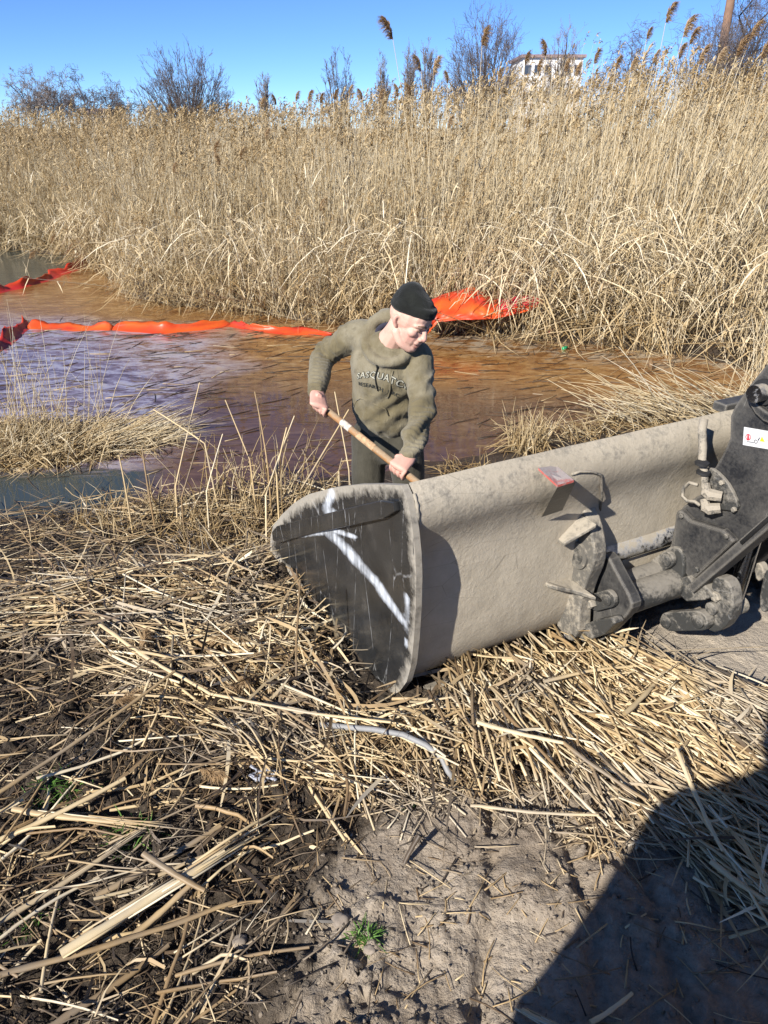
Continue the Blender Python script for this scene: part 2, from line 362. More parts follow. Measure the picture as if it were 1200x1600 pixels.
def axis_coords(lo, hi, step, out, growth=1.13):
    c = list(np.arange(lo, hi, step)); s = step; v = c[-1]
    while v < out[1]: s *= growth; v += s; c.append(v)
    s = step; v = lo; L = []
    while v > out[0]: s *= growth; v -= s; L.append(v)
    return np.array(L[::-1] + c)
gx = axis_coords(-1.9, 1.75, 0.0095, (-900, 900)); gy = axis_coords(0.75, 3.1, 0.0095, (-300, 1200))
GX, GY = np.meshgrid(gx, gy); Z = g(GX, GY) + detail(GX, GY)
nx, ny = len(gx), len(gy)
idx = np.arange(nx * ny).reshape(ny, nx)
quads = np.stack([idx[:-1, :-1], idx[:-1, 1:], idx[1:, 1:], idx[1:, :-1]], -1).reshape(-1, 4)
hum = 1 - np.clip(soft(GX, GY, MUD, 0.10) + soft(GX, GY, SAND, 0.1), 0, 1)
hum = np.clip(hum + 0.9 * (fbm(GX * 3.5, GY * 3.5, 3, 150) - 0.5) * (np.abs(hum - 0.5) < 0.5) - 0.25 * np.clip((fbm(GX * 2.2, GY * 2.2, 2, 151) - 0.5) * 6, 0, 1), 0, 1)
hum = hum * np.where(GY > 9, 0.6, 1)
wet = np.clip(1 - (np.abs(y_near(GX) - GY)) / 0.9, 0, 1) * (GY < y_near(GX) + 1)
wet = np.maximum(wet, np.clip((GY - y_far(GX) + 0.2) * 3, 0, 1) * np.clip(1.5 - (GY - y_far(GX)), 0, 1))
ground = link('ground', fast_mesh('ground', np.stack([GX, GY, Z], -1), quads, mat=M['mud'], smooth=True, attrs={'humus': hum, 'wet': wet, 'sandy': soft(GX, GY, SAND, 0.07)}))
tag(ground, 'brown clay bank and marsh floor with clods and ruts', kind='structure')
wx = np.concatenate([np.linspace(-60, -8, 12), np.linspace(-7.5, 6, 40)])
wv = []; wq = []
for i, x in enumerate(wx):
    wv += [(x, float(y_near(x)) - 0.35, 0), (x, float(y_far(x)) + 0.5, 0)]
    if i: wq.append((2 * i - 2, 2 * i, 2 * i + 1, 2 * i - 1))
water = link('water', fast_mesh('water', wv, wq, mat=M['water'])); tag(water, 'oily rust brown pond water with violet film', kind='structure')

# ------------------------------------------------------------------ strand generators (many thin tubes or blades in one mesh)
def norm(a): return a / (np.linalg.norm(a, axis=-1, keepdims=True) + 1e-9)
def tubes(P, rad, sides=4, flat=1.0, tint=None):
    """P: N x K x 3 centre lines, rad: N x K"""
    N, K, _ = P.shape
    T = norm(np.gradient(P, axis=1)); ref = np.where(np.abs(T[..., 2:3]) < 0.8, np.array([0, 0, 1.0]), np.array([1.0, 0.2, 0]))
    X = norm(np.cross(ref, T)); Yv = np.cross(T, X); a = np.arange(sides) * 2 * np.pi / sides
    V = P[:, :, None, :] + rad[:, :, None, None] * (np.cos(a)[None, None, :, None] * X[:, :, None, :] + flat * np.sin(a)[None, None, :, None] * Yv[:, :, None, :])
    i = np.arange(N)[:, None, None] * K * sides; k = np.arange(K - 1)[None, :, None] * sides; s = np.arange(sides)[None, None, :]; s2 = (s + 1) % sides
    Q = np.stack([i + k + s, i + k + s2, i + k + sides + s2, i + k + sides + s], -1).reshape(-1, 4)
    tv = None if tint is None else np.broadcast_to(tint[:, None, None], (N, K, sides)).ravel()
    caps = None
    if sides == 4:
        b = np.arange(N)[:, None] * K * sides
        caps = np.concatenate([b + np.array([3, 2, 1, 0]), b + (K - 1) * sides + np.arange(4)]); Q = np.concatenate([Q, caps])
    return V.reshape(-1, 3), Q, tv
def blades(P, wid, side, tint=None):
    """P: N x K x 3, wid: N x K, side: N x 3"""
    N, K, _ = P.shape
    V = np.stack([P - wid[..., None] * side[:, None, :], P + wid[..., None] * side[:, None, :]], 2)
    i = np.arange(N)[:, None] * K * 2; k = np.arange(K - 1)[None, :] * 2
    Q = np.stack([i + k, i + k + 1, i + k + 3, i + k + 2], -1).reshape(-1, 4)
    tv = None if tint is None else np.broadcast_to(tint[:, None, None], (N, K, 2)).ravel()
    return V.reshape(-1, 3), Q, tv
def join(parts):
    V, Q, Tn, n = [], [], [], 0
    for v, q, t in parts:
        V.append(v); Q.append(q + n); Tn.append(t); n += len(v)
    return np.concatenate(V), np.concatenate(Q), np.concatenate(Tn)
def strands(name, parts, mat, parent=None, smooth=False):
    v, q, t = join(parts); return link(name, fast_mesh(name, v, q, mat=mat, attrs={'tint': t}, smooth=smooth), parent)
def curve_pts(base, up, bend, K):
    """base N3, up N3 (full length vector), bend N3 added quadratically"""
    t = np.linspace(0, 1, K)[None, :, None]; return base[:, None, :] + up[:, None, :] * t + bend[:, None, :] * t ** 2
def unit(n, zmin=-1, zmax=1, r=rng):
    z = r.uniform(zmin, zmax, n); a = r.uniform(0, 2 * np.pi, n); s = np.sqrt(np.clip(1 - z * z, 0, 1)); return np.stack([s * np.cos(a), s * np.sin(a), z], -1)
def plume_parts(base, axis, droop, size, n, r=rng, wid=0.0035):
    """feathery seed heads: many fine drooping hairs along an axis"""
    N = len(base); b = np.repeat(base, n, 0); ax = np.repeat(axis, n, 0); dr = np.repeat(droop, n, 0); sz = np.repeat(size, n)[:, None]
    t = r.uniform(0, 1, (N * n, 1)); spread = (0.25 + np.sin(np.pi * (0.05 + 0.85 * t))) * 0.17
    root = b + ax * t * sz * 0.8 + dr * (t ** 2) * sz * 0.25
    rad = unit(N * n, r=r)
    up = (ax * 0.20 + rad * spread * 1.25 + dr * 0.05) * sz; bend = (dr * 0.12 + np.array([0, 0, -0.10])) * sz
    P = curve_pts(root, up, bend, 3); w = np.stack([np.full(N * n, 0.7), np.full(N * n, 1.0), np.full(N * n, 0.25)], 1) * (wid * sz / 0.22)
    tint = np.clip(np.repeat(r.uniform(0.25, 0.8, N), n) + r.normal(0, 0.15, N * n), 0, 1)
    return blades(P, w, unit(N * n, -0.4, 0.4, r), tint)

# ------------------------------------------------------------------ the reed bed
def canopy(x, e):
    """height of the standing reeds, by position along the shore and distance behind its edge"""
    h = np.interp(x, [-20, -7, -4, -1, 1.5, 3.5, 8, 20], [1.9, 1.85, 1.9, 2.15, 2.3, 2.65, 2.85, 2.9])
    h = h * np.interp(e, [0, 0.5, 2.0, 6, 20], [0.62, 0.8, 0.97, 1.05, 1.12])
    return h
def scatter_reeds(n, e0, e1, xr, dens_far=0.0):
    u = rng.random(n * 2); e = e0 + (e1 - e0) * u ** 1.15
    x = rng.uniform(xr[0], xr[1], n * 2); y = y_far(x) + e
    keep = np.abs(x) < 0.60 * y + 1.6; x, y, e = x[keep][:n], y[keep][:n], e[keep][:n]
    cl = fbm(x * 1.3, y * 1.3, 3, 40); k2 = rng.random(len(x)) < np.clip((cl - 0.30) * np.where(e < 2.5, 4.2, 3.0), np.where(e < 2.5, 0.05, 0.25), 1)
    return x[k2], y[k2], e[k2]
parts = []
LAY = [(9000, 0.0, 2.2, (-13, 9)), (10500, 1.6, 7.5, (-17, 12)), (8500, 6.5, 19, (-26, 20)), (6500, 17, 44, (-42, 36))]
for li, (n, e0, e1, xr) in enumerate(LAY):
    x, y, e = scatter_reeds(n, e0, e1, xr); N = len(x)
    z = g(x, y) - 0.02
    patch = fbm(x * 0.55, y * 0.55, 3, 90)
    H = canopy(x, e) * (0.80 + 0.30 * rng.random(N)) * (0.78 + 0.46 * patch)
    short = rng.random(N) < np.interp(e, [0, 2.5, 8], [0.45, 0.18, 0.05]); H = np.where(short, H * rng.uniform(0.25, 0.75, N), H)
    lean = rng.normal(0, 1, (N, 2)) * np.interp(e, [0, 1.5, 8], [0.22, 0.10, 0.06])[:, None] + np.array([0.03, -0.02])
    lean = lean + 0.34 * np.stack([fbm(x * 0.45, y * 0.45, 2, 501) - 0.5, 0.6 * (fbm(x * 0.45, y * 0.45, 2, 502) - 0.5)], 1)
    wild = rng.random(N) < np.interp(e, [0, 1.5, 5], [0.28, 0.10, 0.02]); lean = np.where(wild[:, None], lean * 3.2, lean)
    up = np.stack([lean[:, 0] * H, lean[:, 1] * H, H * np.sqrt(np.clip(1 - (lean ** 2).sum(1), 0.25, 1))], 1)
    bend = np.stack([rng.normal(0.05, 0.10, N) * H, rng.normal(-0.02, 0.08, N) * H, -0.03 * H], 1)
    base = np.stack([x, y, z], 1)
    r0 = (0.0042 + 0.0022 * rng.random(N)) * (1 + 0.022 * np.clip(y - 9, 0, 60))
    tint = np.clip(0.68 + rng.normal(0, 0.17, N) - 0.18 * wild + 0.25 * (patch - 0.5), 0.02, 1)
    P = curve_pts(base, up, bend, 4)
    parts.append(tubes(P, np.outer(r0, [1.0, 0.95, 0.75, 0.4]), 3, tint=tint))
    nl = [5, 2, 1, 1][li]
    for j in range(nl):
        t = rng.uniform(0.08, 0.92, N)
        root = base + up * t[:, None] + bend * (t ** 2)[:, None]
        a = rng.uniform(0, 2 * np.pi, N); L = rng.uniform(0.14, 0.42, N) * (1 + 0.02 * np.clip(y - 9, 0, 40))
        out = np.stack([np.cos(a), np.sin(a), np.zeros(N)], 1)
        lu = out * (L * rng.uniform(0.08, 0.4, N))[:, None] + np.array([0, 0, 1.0]) * (L * rng.uniform(-0.3, 0.9, N))[:, None]
        lb = np.array([0, 0, -1.0]) * (L * rng.uniform(0.0, 0.7, N))[:, None] + out * (L * 0.12)[:, None]
        P = curve_pts(root, lu, lb, 3); w = np.outer((0.004 + 0.005 * rng.random(N)) * (1 + 0.02 * np.clip(y - 9, 0, 60)), [0.9, 1.0, 0.15])
        sd = norm(np.cross(out, np.array([0, 0, 1.0])) + rng.normal(0, 0.5, (N, 3)))
        parts.append(blades(P, w, sd, np.clip(tint + rng.normal(-0.06, 0.16, N), 0, 1)))
    pk = (rng.random(N) < [0.14, 0.40, 0.55, 0.6][li]) & ~short
    top = base[pk] + up[pk] + bend[pk]; n_h = [26, 24, 14, 9][li]
    ax = norm(up[pk] + 0.6 * bend[pk]); dr = norm(np.stack([rng.normal(0.5, 0.6, pk.sum()), rng.normal(0, 0.5, pk.sum()), -0.2 * np.ones(pk.sum())], 1))
    sz = rng.uniform(0.2, 0.36, pk.sum()) * (1 + 0.012 * np.clip(y[pk] - 9, 0, 40))
    V, Q, T = plume_parts(top, ax, dr, sz, n_h, wid=[0.0045, 0.006, 0.009, 0.013][li]); parts.append((V, Q, T * 0.6 + 0.08))
# broken thatch hanging over the water along the edge of the bed
N = 15000
x = rng.uniform(-13, 6.5, N); e = np.abs(rng.normal(0, 0.75, N)) - 0.12; y = y_far(x) + e
keep = (np.abs(x) < 0.6 * y + 1.5) & (rng.random(N) < np.clip((fbm(x * 1.6, y * 1.6, 3, 60) - 0.42) * 7, 0.06, 1)); x, y, e = x[keep], y[keep], e[keep]; N = len(x)
hh = rng.random(N) ** 1.5 * 1.15 * np.interp(x, [-13, -4, 0, 4], [0.8, 0.9, 1.1, 1.35])
base = np.stack([x, y, g(x, y) + hh], 1); a = rng.uniform(0, 2 * np.pi, N); L = rng.uniform(0.25, 0.85, N)
dirv = np.stack([np.cos(a) * 0.75, np.sin(a) * 0.7 - 0.25, rng.uniform(-0.2, 0.75, N)], 1)
P = curve_pts(base, norm(dirv) * L[:, None], np.stack([np.zeros(N), -0.15 * L, -rng.uniform(0.2, 1.0, N) * L], 1), 4)
P[..., 2] = np.maximum(P[..., 2], 0.012)
parts.append(blades(P, np.outer(0.004 + 0.006 * rng.random(N), [0.7, 1, 0.9, 0.2]), unit(N, -0.5, 0.5), np.clip(0.26 + 0.5 * np.clip(hh, 0, 1) + rng.normal(0, 0.2, N), 0, 1)))  # lower blades tinted darker: shade under the reeds put into their colour
reed_bed = strands('reed_bed', parts, M['reed'])
tag(reed_bed, 'tall dense bed of dry straw coloured reeds behind the water', 'reeds', kind='stuff')

# tall reeds that stand out against the sky, one by one
def tall_reed(px, py, Y, lean, size, label, group):
    tip = atY(px, py, Y); rs = np.random.default_rng(int(px * 7 + py))
    bx = tip[0] - lean; bz = float(g(bx, Y)); base = np.array([[bx, Y, bz]])
    root = empty('tall_reed', tuple(base[0])); tag(root, label, 'reed', group)
    up = np.array([[lean * 0.35, 0, tip[2] - bz]]); bend = np.array([[lean * 0.65, 0, 0.0]])
    P = curve_pts(base, up, bend, 8); strands('stalk', [tubes(P, np.linspace(0.0065, 0.0032, 8)[None], 5, tint=np.array([0.8]))], M['reed'], root, True)
    ax = norm(P[:, -1] - P[:, -2]); dr = norm(np.array([[math.copysign(0.9, lean if abs(lean) > .05 else rs.normal()), 0.1, -0.25]]))
    strands('plume', [plume_parts(P[:, -1], ax, dr, np.array([size]), 330, rs, 0.0040)], M['plume'], root)
    for k in range(3):
        t = rs.uniform(0.35, 0.85); p = base + up * t + bend * t * t; o = unit(1, 0, 0.1, rs)
        strands('leaf', [blades(curve_pts(p, o * 0.12 + np.array([[0, 0, 0.22]]), np.array([[0, 0, -0.3]]) + o * 0.12, 4), np.array([[0.006, 0.008, 0.006, 0.001]]), norm(np.cross(o, [[0, 0, 1.0]])), np.array([0.7]))], M['reed'], root)
SKY_REEDS = [
 (614, 62, 10.6, -0.42, 0.30, 'tall reed bending left with a dark drooping plume high against blue sky'),
 (658, 112, 10.9, -0.25, 0.22, 'reed with curled pale plume hanging just under the left-bending tall one'),
 (677, 118, 10.7, 0.05, 0.26, 'upright reed with narrow brown plume left of the round bare willow'),
 (753, 72, 10.4, 0.02, 0.25, 'straight reed whose slim plume stands in front of the round bare willow'),
 (1040, 36, 9.8, 0.12, 0.24, 'tallest reed with blunt dark plume at the upper right sky'),
 (1067, 58, 9.9, 0.3, 0.26, 'reed with pale slanting plume just right of the tallest reed'),
 (1077, 70, 10.2, 0.25, 0.22, 'short tilted plume below the pale slanting reed plume'),
 (1010, 62, 10.6, 0.08, 0.16, 'thin reed with small reddish plume left of the tallest reed')]
for a in SKY_REEDS: tall_reed(*a[:5], a[5], 'tall reeds against the sky')
for (px, py, Y, ln, sz) in [(820, 102, 10.8, .02, .22), (853, 88, 10.6, .02, .25), (928, 100, 10.2, .06, .22), (1060, 92, 9.6, .1, .22), (1092, 100, 9.4, .2, .26), (1150, 88, 9.0, .3, .28), (1188, 92, 8.8, .25, .26),
      (1020, 100, 9.8, .1, .2), (700, 130, 11, .05, .2), (778, 128, 10.7, -.05, .22), (882, 112, 10.4, .05, .2), (962, 108, 10.2, .1, .2), (985, 112, 10, .05, .2), (545, 150, 12, .1, .2), (566, 156, 12, -.1, .2),
      (592, 158, 11.6, .1, .2), (622, 152, 11.2, .05, .22), (642, 150, 11, -.1, .2), (482, 158, 13, .1, .22), (462, 158, 13.5, .1, .2), (432, 164, 14, -.1, .22), (408, 168, 14.5, .1, .22), (352, 176, 16, .1, .24),
      (270, 178, 17, -.1, .24), (1120, 100, 9.2, .15, .22), (1172, 60, 9.0, .45, .24), (900, 118, 10.5, 0, .2), (840, 112, 10.8, -.05, .2), (500, 162, 12.6, 0, .2), (522, 156, 12.4, .1, .2),
      (375, 250, 12.6, .1, .24), (335, 240, 12.3, .1, .24), (345, 258, 12.2, -.1, .22), (415, 218, 12.4, .05, .22), (270, 270, 12.8, .1, .22), (80, 380, 15.6, .1, .24), (45, 405, 14.6, .2, .24), (500, 330, 10.9, .1, .24), (700, 200, 10.3, .05, .2)]:
    side = ('under the big round bush' if px < 380 else 'between the big round bush and the upright poplar' if px < 490 else 'by the upright poplar' if px < 605 else 'between poplar and round willow' if px < 720
            else 'at the round willow' if px < 800 else 'before the white building' if px < 915 else 'under the dark bare shrub' if px < 1030 else 'under the tangled tree') if py < 190 else 'deep inside the bed, left half' if py < 300 else 'low at the water side of the bed'
    tall_reed(px, py, Y, ln, sz * 0.85, 'dry reed with fluffy brown plume ' + side, 'plumed reeds topping the bed')

# ------------------------------------------------------------------ bare trees behind the reeds
M['bark'] = simple('bark', (0.10, 0.082, 0.072), 0.9, var=0.35, scale=6)
M['twig'] = simple('twig', (0.13, 0.105, 0.10), 0.9, var=0.3, scale=3, bump=0)
M['pale_twig'] = simple('pale_twig', (0.24, 0.20, 0.18), 0.9, var=0.25, scale=3, bump=0)
def frusta(segs, sides):
    S = np.array([[*a, *b] for a, b, _, _ in segs]); rr = np.array([[r0, r1] for _, _, r0, r1 in segs])
    return tubes(np.stack([S[:, :3], S[:, 3:]], 1), rr, sides, tint=np.full(len(S), 0.5))
def bare_tree(name, label, px, top, basepy, Y, width_px, style, seed, twig='twig', group=None):
    rs = np.random.default_rng(seed)
    t = atY(px, top, Y); D = (t[1] - 0) / ray(px, top)[1]; W = width_px / FPX * D
    bz = float(g(t[0], Y)) - 0.1; H = t[2] - bz; base = np.array([t[0], Y, bz])
    thick, thin = [], []
    minr = 0.00015 * D          # keep twigs about half a pixel wide
    wig = {'round': 0.009, 'poplar': 0.010, 'orchard': 0.05, 'oak': 0.035}[style]; cz, hz = {'round': (0.50, 0.50), 'poplar': (0.55, 0.45), 'orchard': (0.62, 0.38), 'oak': (0.58, 0.42)}[style]
    def path(p, q, pull, r0, r1, n, store):
        pts = [p]; mid = p + (q - p) * 0.5 + pull
        for i in range(1, n + 1):
            t = i / n; pts.append((1 - t) ** 2 * p + 2 * t * (1 - t) * mid + t * t * q + (rs.normal(0, wig * H, 3) * (0.4 if i < n else 0.2)))
        for i in range(n): store.append((pts[i], pts[i + 1], max(r0 + (r1 - r0) * i / n, minr), max(r0 + (r1 - r0) * (i + 1) / n, minr)))
        return pts
    def twigs(pts, L, lv):
        n = len(pts) - 1
        for k in range({'round': (7, 4, 2), 'poplar': (6, 4, 2), 'oak': (5, 4, 3), 'orchard': (5, 4, 2)}[style][lv]):
            i = rs.integers(max(1, int(n * 0.35)), n + 1); p = pts[i]; t = nrm_(pts[i] - pts[i - 1]) + rs.normal(0, {'round': 0.38, 'poplar': 0.30, 'orchard': 0.75, 'oak': 0.6}[style], 3) + [0, 0, 0.22 if style != 'orchard' else 0.0]
            Lt = L * rs.uniform(0.5, 1.2); q = p + nrm_(t) * Lt; pp_ = path(p, q, rs.normal(0, 0.06, 3) * Lt, minr * [1.8, 1.3, 1][lv], minr, 3, thin)
            if lv < 2: twigs(pp_, L * 0.55, lv + 1)
    nrm_ = lambda v: v / (np.linalg.norm(v) + 1e-9)
    starts = [base]
    if style in ('oak', 'orchard'):
        tk = path(base, base + np.array([rs.normal(0, 0.03), 0, 0.42]) * H, np.zeros(3), H * 0.022, H * 0.012, 5, thick); starts = tk[2:]
    for k in range({'round': 80, 'poplar': 26, 'orchard': 17, 'oak': 20}[style]):
        z = rs.uniform(-0.35, 1.0); a = rs.uniform(0, 6.283); q_ = math.sqrt(max(0, 1 - z * z)); rr = rs.uniform(0.80, 0.95) * (1 + 0.10 * math.sin(3 * a + seed))
        e = base + np.array([0.46 * W * q_ * math.cos(a) * rr, 0.46 * W * q_ * math.sin(a) * rr, H * (cz + hz * 0.93 * z * rr)]); st = starts[rs.integers(len(starts))] + (rs.normal(0, 0.02, 3) * [W, W, 0] if len(starts) == 1 else 0)
        twigs(path(st, e, np.array([0, 0, 0.10 * H]) if style != 'orchard' else rs.normal(0, 0.06, 3) * H, H * 0.0065, minr * 1.6, 6, thick), 0.15 * H if style != 'poplar' else 0.11 * H, 0)
    root = empty(name, tuple(base)); tag(root, label, 'tree', group or 'bare trees on the horizon')
    strands('trunk', [frusta(thick, 5)], M['bark'], root); strands('crown', [frusta(thin, 3)], M[twig], root)
TREES = [
 ('bare_tree', 'pale bare tree with spreading twigs at the far left horizon', 40, 108, 190, 62, 95, 'oak', 1, 'pale_twig'),
 ('bare_tree', 'pale slender bare tree beside the dark orchard tree', 78, 118, 190, 64, 60, 'oak', 2, 'pale_twig'),
 ('bare_tree', 'dark crooked bare tree left of the small twin tree', 125, 122, 190, 52, 80, 'orchard', 3, 'twig'),
 ('bare_tree', 'small dark bare tree between the crooked tree and the big round bush', 172, 120, 190, 54, 66, 'orchard', 4, 'twig'),
 ('round_willow_bush', 'large round bare willow bush with dense fanning stems, left of centre', 283, 84, 190, 44, 150, 'round', 5, 'twig'),
 ('bare_tree', 'very small faint bare tree right of the big round bush', 410, 118, 165, 70, 30, 'poplar', 6, 'pale_twig'),
 ('bare_poplar', 'upright bare poplar with brush-like crown left of centre sky', 525, 86, 160, 56, 62, 'poplar', 7, 'twig'),
 ('bare_tree', 'thin faint bare tree just right of the upright poplar', 598, 96, 160, 75, 24, 'poplar', 8, 'pale_twig'),
 ('bare_tree', 'thin faint bare tree behind the curled reed plume', 640, 76, 160, 75, 26, 'poplar', 9, 'pale_twig'),
 ('bare_tree', 'faint slim bare tree close to the round willow', 668, 70, 160, 72, 30, 'poplar', 10, 'pale_twig'),
 ('round_willow_bush', 'dark round bare willow standing left of the white building', 765, 28, 160, 36, 120, 'round', 12, 'twig'),
 ('bare_tree', 'sparse bare shrub rising in front of the white building', 884, 40, 130, 46, 66, 'poplar', 13, 'pale_twig'),
 ('bare_tree', 'dark bare shrub right of the white building', 990, 42, 120, 40, 70, 'orchard', 14, 'twig'),
 ('bare_tree', 'big dark tangled bare tree at the upper right corner', 1185, -90, 110, 27, 210, 'oak', 15, 'twig'),
 ('bare_tree', 'dense bare bush under the tangled tree at the upper right', 1120, 40, 110, 25, 110, 'round', 16, 'twig'),
 ('bare_tree', 'dense dark bush at the right end of the horizon', 1205, 20, 110, 26, 130, 'round', 17, 'twig')]
for a in TREES: bare_tree(*a)
b0 = atY(1140, 0, 26); zz = float(g(b0[0], 26)); po = MB(); po.tube([(b0[0], 26, zz), (b0[0] + 0.05, 26, zz + 3), (b0[0] + 0.02, 26, zz + 6.5)], [0.15, 0.13, 0.11], 10)
po_o = po.build('wooden_pole', simple('weathered_pole', (0.2, 0.12, 0.08), 0.9, scale=5), smooth=True); tag(po_o, 'reddish brown wooden pole standing in the tangled tree', 'pole')

# ------------------------------------------------------------------ far buildings
M['plaster'] = simple('white_plaster', (0.78, 0.77, 0.75), 0.85, var=0.06, scale=1.5, bump=0)
M['plaster_grey'] = simple('grey_plaster', (0.42, 0.42, 0.46), 0.85, var=0.08, scale=1.5, bump=0)
M['glass'] = simple('dark_glass', (0.05, 0.06, 0.08), 0.1, var=0.1, bump=0)
M['roof'] = simple('roof_tin', (0.28, 0.20, 0.19), 0.7, var=0.2, scale=2, bump=0)
def building(name, label, pxl, pxr, top, Y, depth, floors, cols):
    a, b = atY(pxl, top, Y), atY(pxr, top, Y); z1 = a[2]; z0 = float(g(a[0], Y)) - 0.5
    root = empty(name, (float(a[0]), Y, z0)); tag(root, label, 'building', None)
    m = MB(); cx = (a[0] + b[0]) / 2; w = (b[0] - a[0]) / 2
    m.box((cx, Y + depth / 2, (z0 + z1) / 2), (w, 0, 0), (0, depth / 2, 0), (0, 0, (z1 - z0) / 2)); m.build('wall', M['plaster'], root)
    m = MB(); m.box((cx, Y + depth / 2, z1 + 0.2), (w + 0.35, 0, 0), (0, depth / 2 + 0.35, 0), (0, 0, 0.2)); m.build('roof', M['roof'], root)
    m = MB(); m.box((a[0] + 0.62 * 2 * w, Y - 0.35, (z0 + z1) / 2), (w * 0.07, 0, 0), (0, 0.35, 0), (0, 0, (z1 - z0) / 2 - 0.1)); m.build('stair_tower', M['plaster'], root)
    fh = (z1 - z0) / floors
    for f in range(floors):
        for c in range(cols):
            m = MB(); x = a[0] + (c + 0.5) / cols * 2 * w; z = z0 + (f + 0.55) * fh
            if abs(x - (a[0] + 0.62 * 2 * w)) < w * 0.16: continue
            m.box((x, Y - 0.02, z), (0.55, 0, 0), (0, 0.05, 0), (0, 0, 0.7)); o = m.build('window', M['plaster_grey'], root)
            m = MB(); m.box((x, Y - 0.06, z), (0.46, 0, 0), (0, 0.03, 0), (0, 0, 0.61)); m.build('pane', M['glass'], o)
building('apartment_building', 'white apartment building with flat roof showing above the reeds', 818, 912, 90, 130, 12, 3, 6)
building('small_house', 'small white house just showing above reeds at far left', 128, 164, 176, 95, 6, 1, 3)
# ------------------------------------------------------------------ the loader: bucket, quick hitch, boom
TH = R(27.6); AX = np.array([math.cos(TH), math.sin(TH), 0]); FW = np.array([-math.sin(TH), math.cos(TH), 0]); UP = np.array([0, 0, 1.0])
B0 = np.array([0.021, 1.894, 0.0]); ZF = 0.76; BL = 2.5      # rear bottom corner, floor height, bucket width
def L(s, u, z): return B0 + s * AX + u * FW + z * UP
def onS(px, py, s):
    """(u, z) of a sight line on the upright plane at distance s along the bucket"""
    d = ray(px, py); p0 = B0 + s * AX; t = np.dot(p0 - ORG, AX) / np.dot(d, AX); p = ORG + d * t - p0
    return float(np.dot(p, FW)), float(p[2])
def poly(pts, s): return [onS(px, py, s) for px, py in pts]
def plate(name, uz, s0, s1, mat, parent, bevel=0.004):
    m = MB(); m.prism([L(s0, u, z) for u, z in uz], (s1 - s0) * AX); return m.build(name, mat, parent, bevel=bevel)
def chaikin(pts, n=2):
    for _ in range(n):
        q = []
        for i in range(len(pts)):
            a, b = np.array(pts[i]), np.array(pts[(i + 1) % len(pts)]); q += [tuple(0.75 * a + 0.25 * b), tuple(0.25 * a + 0.75 * b)]
        pts = q
    return pts

def end_plate_material():
    m = NT('worn_black_side_plate'); co = m.co()
    at = m.n('Attribute', attribute_name='bright').outputs['Fac']; ed = m.n('Attribute', attribute_name='rimdust').outputs['Fac']
    n1 = m.noise(7, 6, 0.65, co); n2 = m.noise(60, 4, 0.7, co); n3 = m.noise(22, 5, 0.7, co)
    sc = m.n('TexVoronoi', {'Scale': 8.0}, feature='DISTANCE_TO_EDGE'); m.set(sc.inputs['Vector'], m.map((1, 1, 0.22), (0.2, 0.9, 0.5), co))
    scr = m.math('MULTIPLY', m.mask(sc.outputs[0], 0.012, 0.002), m.mask(n3, 0.45, 0.6))
    base = m.ramp(n1, [(0.3, (0.010, 0.011, 0.012)), (0.6, (0.030, 0.030, 0.030)), (0.8, (0.085, 0.08, 0.072))])
    base = m.mix(m.math('MULTIPLY', scr, 0.55), base, (0.42, 0.42, 0.42))
    dust = m.mask(m.math('ADD', ed, m.math('MULTIPLY', m.math('SUBTRACT', n3, 0.5), 1.1)), 0.5, 0.85)
    base = m.mix(m.math('MULTIPLY', dust, 0.85), base, m.mix(n2, (0.26, 0.235, 0.195), (0.46, 0.415, 0.34)))
    br = m.mask(m.math('ADD', at, m.math('MULTIPLY', m.math('SUBTRACT', m.math('ADD', m.math('MULTIPLY', n3, 0.7), m.math('MULTIPLY', n2, 0.3)), 0.5), 1.0)), 0.40, 0.9)
    stre = m.noise(30, 4, 0.7, m.map((1, 1, 0.12), (0.0, 0.75, 0.0), co)); br = m.math('MULTIPLY', br, m.n('MapRange', {0: stre, 1: 0.35, 2: 0.62, 3: 0.25, 4: 1.0}).outputs[0])
    base = m.mix(br, base, (0.62, 0.66, 0.72))
    m.p(Base_Color=base, Roughness=m.math('ADD', 0.20, m.math('MULTIPLY', dust, 0.6)), Normal=m.bump(m.math('ADD', n3, m.math('MULTIPLY', n2, 0.4)), 0.12, 0.006)); return m.m
